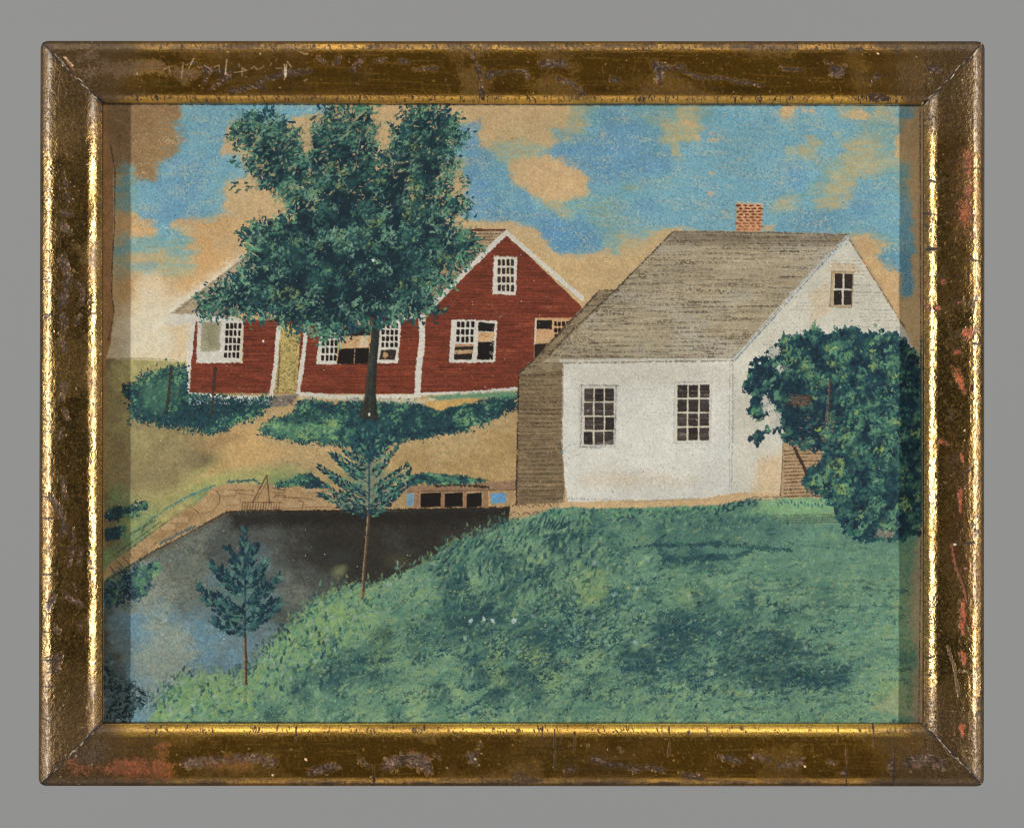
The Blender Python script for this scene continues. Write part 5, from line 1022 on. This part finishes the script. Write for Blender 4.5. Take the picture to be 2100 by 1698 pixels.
    # mitre joints: dark gap with chipped pale gesso
    for (a, b, side_) in (((84, 88), (209, 212), 0), ((2016, 88), (1895, 214), 1), ((82, 1610), (209, 1482), 2), ((2016, 1610), (1892, 1482), 3)):
        pts = [(a[0] + (b[0] - a[0]) * t + r.normal(0, .8), a[1] + (b[1] - a[1]) * t + r.normal(0, .8)) for t in np.linspace(0, 1, 9)]
        cv.line(pts, 9, umber, .5, dry=3, wob=3); cv.line(pts, 3.0, crack, .95, dry=.8, wob=.6)
        for k in range(22):
            t = r.random(); 
            cv.dab(a[0] + (b[0] - a[0]) * t + r.normal(0, 1.6), a[1] + (b[1] - a[1]) * t + r.normal(0, 1.6), r.uniform(5, 16), r.uniform(1.6, 3), math.atan2(b[1] - a[1], b[0] - a[0]) + r.normal(0, .1), S((206, 192, 164), 0, .5, .2, .3), r.uniform(.3, .9), soft=.6)
    cv.line([(1893, 212), (1894, 222)], 4, S((236, 228, 210), 0, .4, 0, .3), .9)
    for (p) in ([(134, 120), (150, 136)],): cv.line(p, 5, S((210, 180, 140), 0, .5, 0, .3), .8, dry=2); 
    cv.line([(138, 128), (152, 146)], 3, bole, .9, dry=1)
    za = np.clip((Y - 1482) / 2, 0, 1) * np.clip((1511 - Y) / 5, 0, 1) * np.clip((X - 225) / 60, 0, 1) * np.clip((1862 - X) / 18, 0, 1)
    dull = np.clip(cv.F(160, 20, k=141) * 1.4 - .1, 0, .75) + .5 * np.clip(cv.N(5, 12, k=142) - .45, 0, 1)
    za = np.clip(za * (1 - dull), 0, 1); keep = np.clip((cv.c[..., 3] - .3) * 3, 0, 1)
    mix(za * keep * .9, S((232, 186, 84), .97, .27, 0, .25))  # bottom inner edge: brighter gold, its reflected strip lifted through the colour
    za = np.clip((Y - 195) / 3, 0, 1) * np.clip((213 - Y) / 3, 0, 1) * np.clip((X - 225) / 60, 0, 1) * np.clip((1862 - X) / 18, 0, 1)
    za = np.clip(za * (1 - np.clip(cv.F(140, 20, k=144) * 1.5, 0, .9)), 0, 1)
    mix(za * keep * .65, S((216, 166, 70), .95, .3, 0, .35))  # top inner edge: reflected strip likewise lifted with lighter gold
    # speckled powdering of the leaf, strongest on the side rails
    g = cv.N(1.3, k=15) * .6 + cv.N(2.4, k=16) * .7
    amp = np.where(side, .34, .16).astype(np.float32)
    cv.c[..., :3] *= (1 + amp * g)[..., None]
    sel = np.clip(cv.N(2.2, k=18) + .5 * cv.N(1.3, k=19) - .55, 0, 1) * (1.5 * np.where(side, 1.0, .35))
    sel = np.clip(sel + np.clip(cv.F(30, 50, k=161) + .8 * cv.N(5, k=162) - .35, 0, 1) * ((X < 120) | (X > 1990)) * .9, 0, .85).astype(np.float32)
    cv.c += sel[..., None] * (S((70, 46, 24), .3, .5, -.3, .6) - cv.c)
    np.clip(cv.c[..., :5], 0.01, 1, out=cv.c[..., :5])
    return cv
#PAINT-END

# ---------------------------------------------------------------- mesh helpers
def to_lin(c):
    c = np.clip(c, 0, 1)
    return np.where(c <= 0.04045, c / 12.92, ((c + 0.055) / 1.055) ** 2.4).astype(np.float32)
def link(name, data, parent=None, **props):
    o = bpy.data.objects.new(name, data); sc.collection.objects.link(o)
    if parent is not None: o.parent = parent
    for k, v in props.items(): o[k] = v
    return o
def quad_mesh(name, co, quads, attrs, mat, smooth=True):
    me = bpy.data.meshes.new(name)
    nv, nf = len(co), len(quads)
    me.vertices.add(nv); me.vertices.foreach_set('co', co.astype(np.float32).ravel())
    me.loops.add(nf * 4); me.loops.foreach_set('vertex_index', quads.astype(np.int32).ravel())
    me.polygons.add(nf); me.polygons.foreach_set('loop_start', np.arange(0, nf * 4, 4, dtype=np.int32))
    me.polygons.foreach_set('loop_total', np.full(nf, 4, np.int32))
    me.polygons.foreach_set('use_smooth', np.full(nf, smooth, bool))
    for an, val in attrs.items():
        a = me.color_attributes.new(an, 'FLOAT_COLOR', 'POINT'); a.data.foreach_set('color', val.astype(np.float32).ravel())
    me.materials.append(mat); me.update(calc_edges=True)
    return me
def grid_quads(h, w_):
    i = np.arange(h * w_, dtype=np.int32).reshape(h, w_)
    return np.stack([i[:-1, :-1], i[1:, :-1], i[1:, 1:], i[:-1, 1:]], -1).reshape(-1, 4)

def nodes_mat(name):
    m = bpy.data.materials.new(name); m.use_nodes = True
    nt = m.node_tree; b = nt.nodes['Principled BSDF']; return m, nt, b
def paper_material():
    """gouache and pencil on laid paper: matt pigment with a faint tooth"""
    m, nt, b = nodes_mat('gouache_on_paper')
    at = nt.nodes.new('ShaderNodeAttribute'); at.attribute_name = 'pigment'
    tc = nt.nodes.new('ShaderNodeTexCoord'); nz = nt.nodes.new('ShaderNodeTexNoise'); nz.inputs['Scale'].default_value = 1500; nz.inputs['Detail'].default_value = 2
    bp = nt.nodes.new('ShaderNodeBump'); bp.inputs['Strength'].default_value = 0.22; bp.inputs['Distance'].default_value = 0.0002
    nt.links.new(tc.outputs['Object'], nz.inputs['Vector']); nt.links.new(nz.outputs['Fac'], bp.inputs['Height']); nt.links.new(bp.outputs['Normal'], b.inputs['Normal'])
    nt.links.new(at.outputs['Color'], b.inputs['Base Color'])
    b.inputs['Roughness'].default_value = 0.8; b.inputs['Specular IOR Level'].default_value = 0.2
    return m
def gilt_material():
    m, nt, b = nodes_mat('worn_gilding')
    a1 = nt.nodes.new('ShaderNodeAttribute'); a1.attribute_name = 'tint'
    a2 = nt.nodes.new('ShaderNodeAttribute'); a2.attribute_name = 'wear'
    sp = nt.nodes.new('ShaderNodeSeparateColor'); nt.links.new(a2.outputs['Color'], sp.inputs['Color'])
    nt.links.new(a1.outputs['Color'], b.inputs['Base Color'])
    nt.links.new(sp.outputs['Red'], b.inputs['Metallic']); nt.links.new(sp.outputs['Green'], b.inputs['Roughness'])
    cw = nt.nodes.new('ShaderNodeMath'); cw.operation = 'MULTIPLY'; cw.inputs[1].default_value = .5
    nt.links.new(sp.outputs['Red'], cw.inputs[0]); nt.links.new(cw.outputs[0], b.inputs['Coat Weight']); b.inputs['Coat Roughness'].default_value = 0.25
    tc = nt.nodes.new('ShaderNodeTexCoord')
    nz = nt.nodes.new('ShaderNodeTexNoise'); nz.inputs['Scale'].default_value = 1300; nz.inputs['Detail'].default_value = 3; nz.inputs['Roughness'].default_value = .65
    nt.links.new(tc.outputs['Object'], nz.inputs['Vector'])
    bp = nt.nodes.new('ShaderNodeBump'); bp.inputs['Distance'].default_value = 0.00022
    nt.links.new(sp.outputs['Blue'], bp.inputs['Strength']); nt.links.new(nz.outputs['Fac'], bp.inputs['Height']); nt.links.new(bp.outputs['Normal'], b.inputs['Normal'])
    return m
def plain_material(name, col, rough=.8, scale=40, amt=.08):
    m, nt, b = nodes_mat(name)
    tc = nt.nodes.new('ShaderNodeTexCoord'); nz = nt.nodes.new('ShaderNodeTexNoise'); nz.inputs['Scale'].default_value = scale; nz.inputs['Detail'].default_value = 4
    mx = nt.nodes.new('ShaderNodeMix'); mx.data_type = 'RGBA'
    mx.inputs['A'].default_value = (*[c * (1 - amt) for c in col], 1); mx.inputs['B'].default_value = (*[min(1, c * (1 + amt)) for c in col], 1)
    nt.links.new(tc.outputs['Object'], nz.inputs['Vector']); nt.links.new(nz.outputs['Fac'], mx.inputs['Factor']); nt.links.new(mx.outputs['Result'], b.inputs['Base Color'])
    b.inputs['Roughness'].default_value = rough; b.inputs['Specular IOR Level'].default_value = 0.1
    return m

# ---------------------------------------------------------------- backdrop
def box_verts(x0, y0, z0, x1, y1, z1):
    v = np.array([(x, y, z) for z in (z0, z1) for y in (y0, y1) for x in (x0, x1)], float)
    f = np.array([(0, 2, 3, 1), (4, 5, 7, 6), (0, 1, 5, 4), (2, 6, 7, 3), (0, 4, 6, 2), (1, 3, 7, 5)])
    return v, f
v, f = box_verts(-3, -3, -0.68, 3, 3, -0.62)
me = quad_mesh('backdrop', v, f, {}, plain_material('grey_seamless_paper', (0.250, 0.256, 0.264), .95, 3, .01), smooth=False)
link('backdrop', me, kind='structure')

# ---------------------------------------------------------------- the framed picture
root = link('framed_picture', None, category='framed painting', label='small painting of red and white houses by a pond in a worn gilt frame')
gilt = gilt_material(); paper = paper_material()
DEPTH = -38.0   # the sheet lies this far behind the outer edge of the moulding (in grid units)

PT = np.array([0, .012, .03, .055, .08, .115, .15, .20, .27, .36, .46, .56, .66, .735, .775, .80, .84, .88, .92, .96, .985, 1.0])
PH = np.array([-9, -4, 0, 3.2, 5.6, 8.6, 11.2, 13.6, 15.4, 16.4, 16.8, 16.6, 15.8, 14.6, 13.5, 12.4, 9.9, 6.9, 2.8, -2.6, -6.4, -9])
def profile(t):
    y = np.interp(t, PT, PH)
    for d in (.006, .012): y = (np.interp(np.clip(t - d, 0, 1), PT, PH) + np.interp(np.clip(t + d, 0, 1), PT, PH) + y * 1.0) / 3 if False else y
    return y
# smooth the profile once on a fine grid
_tt = np.linspace(0, 1, 601); _hh = np.interp(_tt, PT, PH)
_k = np.hanning(31); _k /= _k.sum(); _pad = np.concatenate([np.full(15, _hh[0]), _hh, np.full(15, _hh[-1])]); _hs = np.convolve(_pad, _k, 'valid')
def profile(t): return np.interp(t, _tt, _hs)

fc = paint_frame()
def sample(cv, X, Y):
    x = np.clip((X - cv.x0) / cv.st, 0, cv.w - 1.001); y = np.clip((Y - cv.y0) / cv.st, 0, cv.h - 1.001)
    i = y.astype(int); j = x.astype(int); fy = (y - i)[..., None]; fx = (x - j)[..., None]
    c = cv.c
    return (c[i, j] * (1 - fx) + c[i, j + 1] * fx) * (1 - fy) + (c[i + 1, j] * (1 - fx) + c[i + 1, j + 1] * fx) * fy
OUT = [(82.5, 84.0), (2020.0, 85.0), (2018.5, 1612.5), (78.5, 1611.5)]
INN = [(209.0, 211.0), (1896.0, 213.5), (1894.5, 1484.5), (208.5, 1483.5)]
RC = 17.0
def rail(k, label):
    o0, o1, i0, i1 = OUT[k], OUT[(k + 1) % 4], INN[k], INN[(k + 1) % 4]
    L = math.hypot(o1[0] - o0[0], o1[1] - o0[1]); nu = int(L / 1.35)
    t = np.concatenate([[-3, -2, -1], np.linspace(0, 1, 112), [2]])
    u = np.linspace(0, 1, nu)
    # gather samples near the ends so the mitres stay crisp
    U, T = np.meshgrid(u, t, indexing='ij'); tc_ = np.clip(T, 0, 1)
    X = (o0[0] * (1 - U) + o1[0] * U) * (1 - tc_) + (i0[0] * (1 - U) + i1[0] * U) * tc_
    Y = (o0[1] * (1 - U) + o1[1] * U) * (1 - tc_) + (i0[1] * (1 - U) + i1[1] * U) * tc_
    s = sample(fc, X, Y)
    Z = profile(tc_) + s[..., 5] * 1.3
    wv = np.sin(U * L / 210.0 + k) * .25 + np.sin(U * L / 77.0 + 2 * k) * .15
    Z = Z + np.where((T >= 0) & (T <= 1), wv, 0)
    Z = np.where(T == -1, -14, np.where(T == -2, -40, np.where(T == -3, -70, np.where(T == 2, DEPTH + 1.5, Z))))
    for q, (cx, cy) in enumerate(OUT):      # worn round outer corners
        sx = 1 if cx < 1000 else -1; sy = 1 if cy < 800 else -1
        ax, ay = cx + sx * RC, cy + sy * RC
        dx, dy = (X - ax) * -sx, (Y - ay) * -sy
        d = np.hypot(np.maximum(dx, 0), np.maximum(dy, 0)); m = (dx > 0) & (dy > 0) & (d > RC)
        X = np.where(m, ax + (X - ax) * RC / np.maximum(d, 1e-6), X); Y = np.where(m, ay + (Y - ay) * RC / np.maximum(d, 1e-6), Y)
    co = np.stack([(X - CX) * PX, (CY - Y) * PX, Z * PX], -1).reshape(-1, 3)
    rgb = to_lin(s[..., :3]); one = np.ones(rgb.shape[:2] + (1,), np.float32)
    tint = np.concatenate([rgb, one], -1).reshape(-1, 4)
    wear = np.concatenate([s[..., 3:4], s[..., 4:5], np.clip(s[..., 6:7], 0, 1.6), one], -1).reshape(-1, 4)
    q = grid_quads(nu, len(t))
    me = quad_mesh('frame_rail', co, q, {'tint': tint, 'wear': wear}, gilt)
    return link('frame_rail', me, root, label=label)
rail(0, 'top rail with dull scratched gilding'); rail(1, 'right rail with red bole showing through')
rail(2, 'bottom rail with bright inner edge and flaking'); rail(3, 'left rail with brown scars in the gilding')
v, f = box_verts((130 - CX) * PX, (CY - 1560) * PX, -56 * PX, (1970 - CX) * PX, (CY - 136) * PX, -42 * PX)
link('backing_board', quad_mesh('backing_board', v, f, {}, plain_material('old_pine_board', (.22, .14, .08), .8, 30, .3), smooth=False), root)

# ---------------------------------------------------------------- the picture itself, cut along its painted shapes
pcv = paint_picture()
K = 1 + 38.0 * PX / CAM_D      # real size of the sheet
ii, jj = np.mgrid[0:pcv.h, 0:pcv.w].astype(np.float32)
PXX = (jj * pcv.st + pcv.x0 - CX) * PX * K; PYY = (CY - ii * pcv.st - pcv.y0) * PX * K
warp = (lattice(pcv.h, pcv.w, 260, 200, 77) * .5 + .3 * lattice(pcv.h, pcv.w, 90, 80, 78)) * .8
co_all = np.stack([PXX, PYY, (DEPTH + warp) * PX], -1).reshape(-1, 3)
pig = np.concatenate([to_lin(pcv.c), np.ones((pcv.h, pcv.w, 1), np.float32)], -1).reshape(-1, 4)
quads = grid_quads(pcv.h, pcv.w)
fid = pcv.id[:-1, :-1].reshape(-1)
LABELS = {'painted_sky': 'blue sky with tan paper clouds', 'painted_pond': 'dark pond turning blue towards the lower left', 'painted_red_house': 'long red clapboard house with white trim',
          'painted_white_house': 'white gabled house with grey shingle roof', 'painted_shade_tree': 'large blue green tree in front of the red house'}
parents = {}
for path, k in sorted(IDS.items(), key=lambda kv: kv[1]):
    sel = quads[fid == k]
    if len(sel) == 0: continue
    used = np.unique(sel); remap = np.zeros(len(co_all), np.int32); remap[used] = np.arange(len(used), dtype=np.int32)
    parts = path.split('/')
    par = root
    if len(parts) == 2:
        if parts[0] not in parents:
            if parts[0] in IDS: parents[parts[0]] = bpy.data.objects[parts[0]]
            else: parents[parts[0]] = link(parts[0], None, root)
        par = parents[parts[0]]
    nm = parts[-1].split('#')[0]
    me = quad_mesh(nm, co_all[used], remap[sel], {'pigment': pig[used]}, paper, smooth=True)
    link(nm, me, par)
for k, t in LABELS.items():
    if k in bpy.data.objects: bpy.data.objects[k]['label'] = t
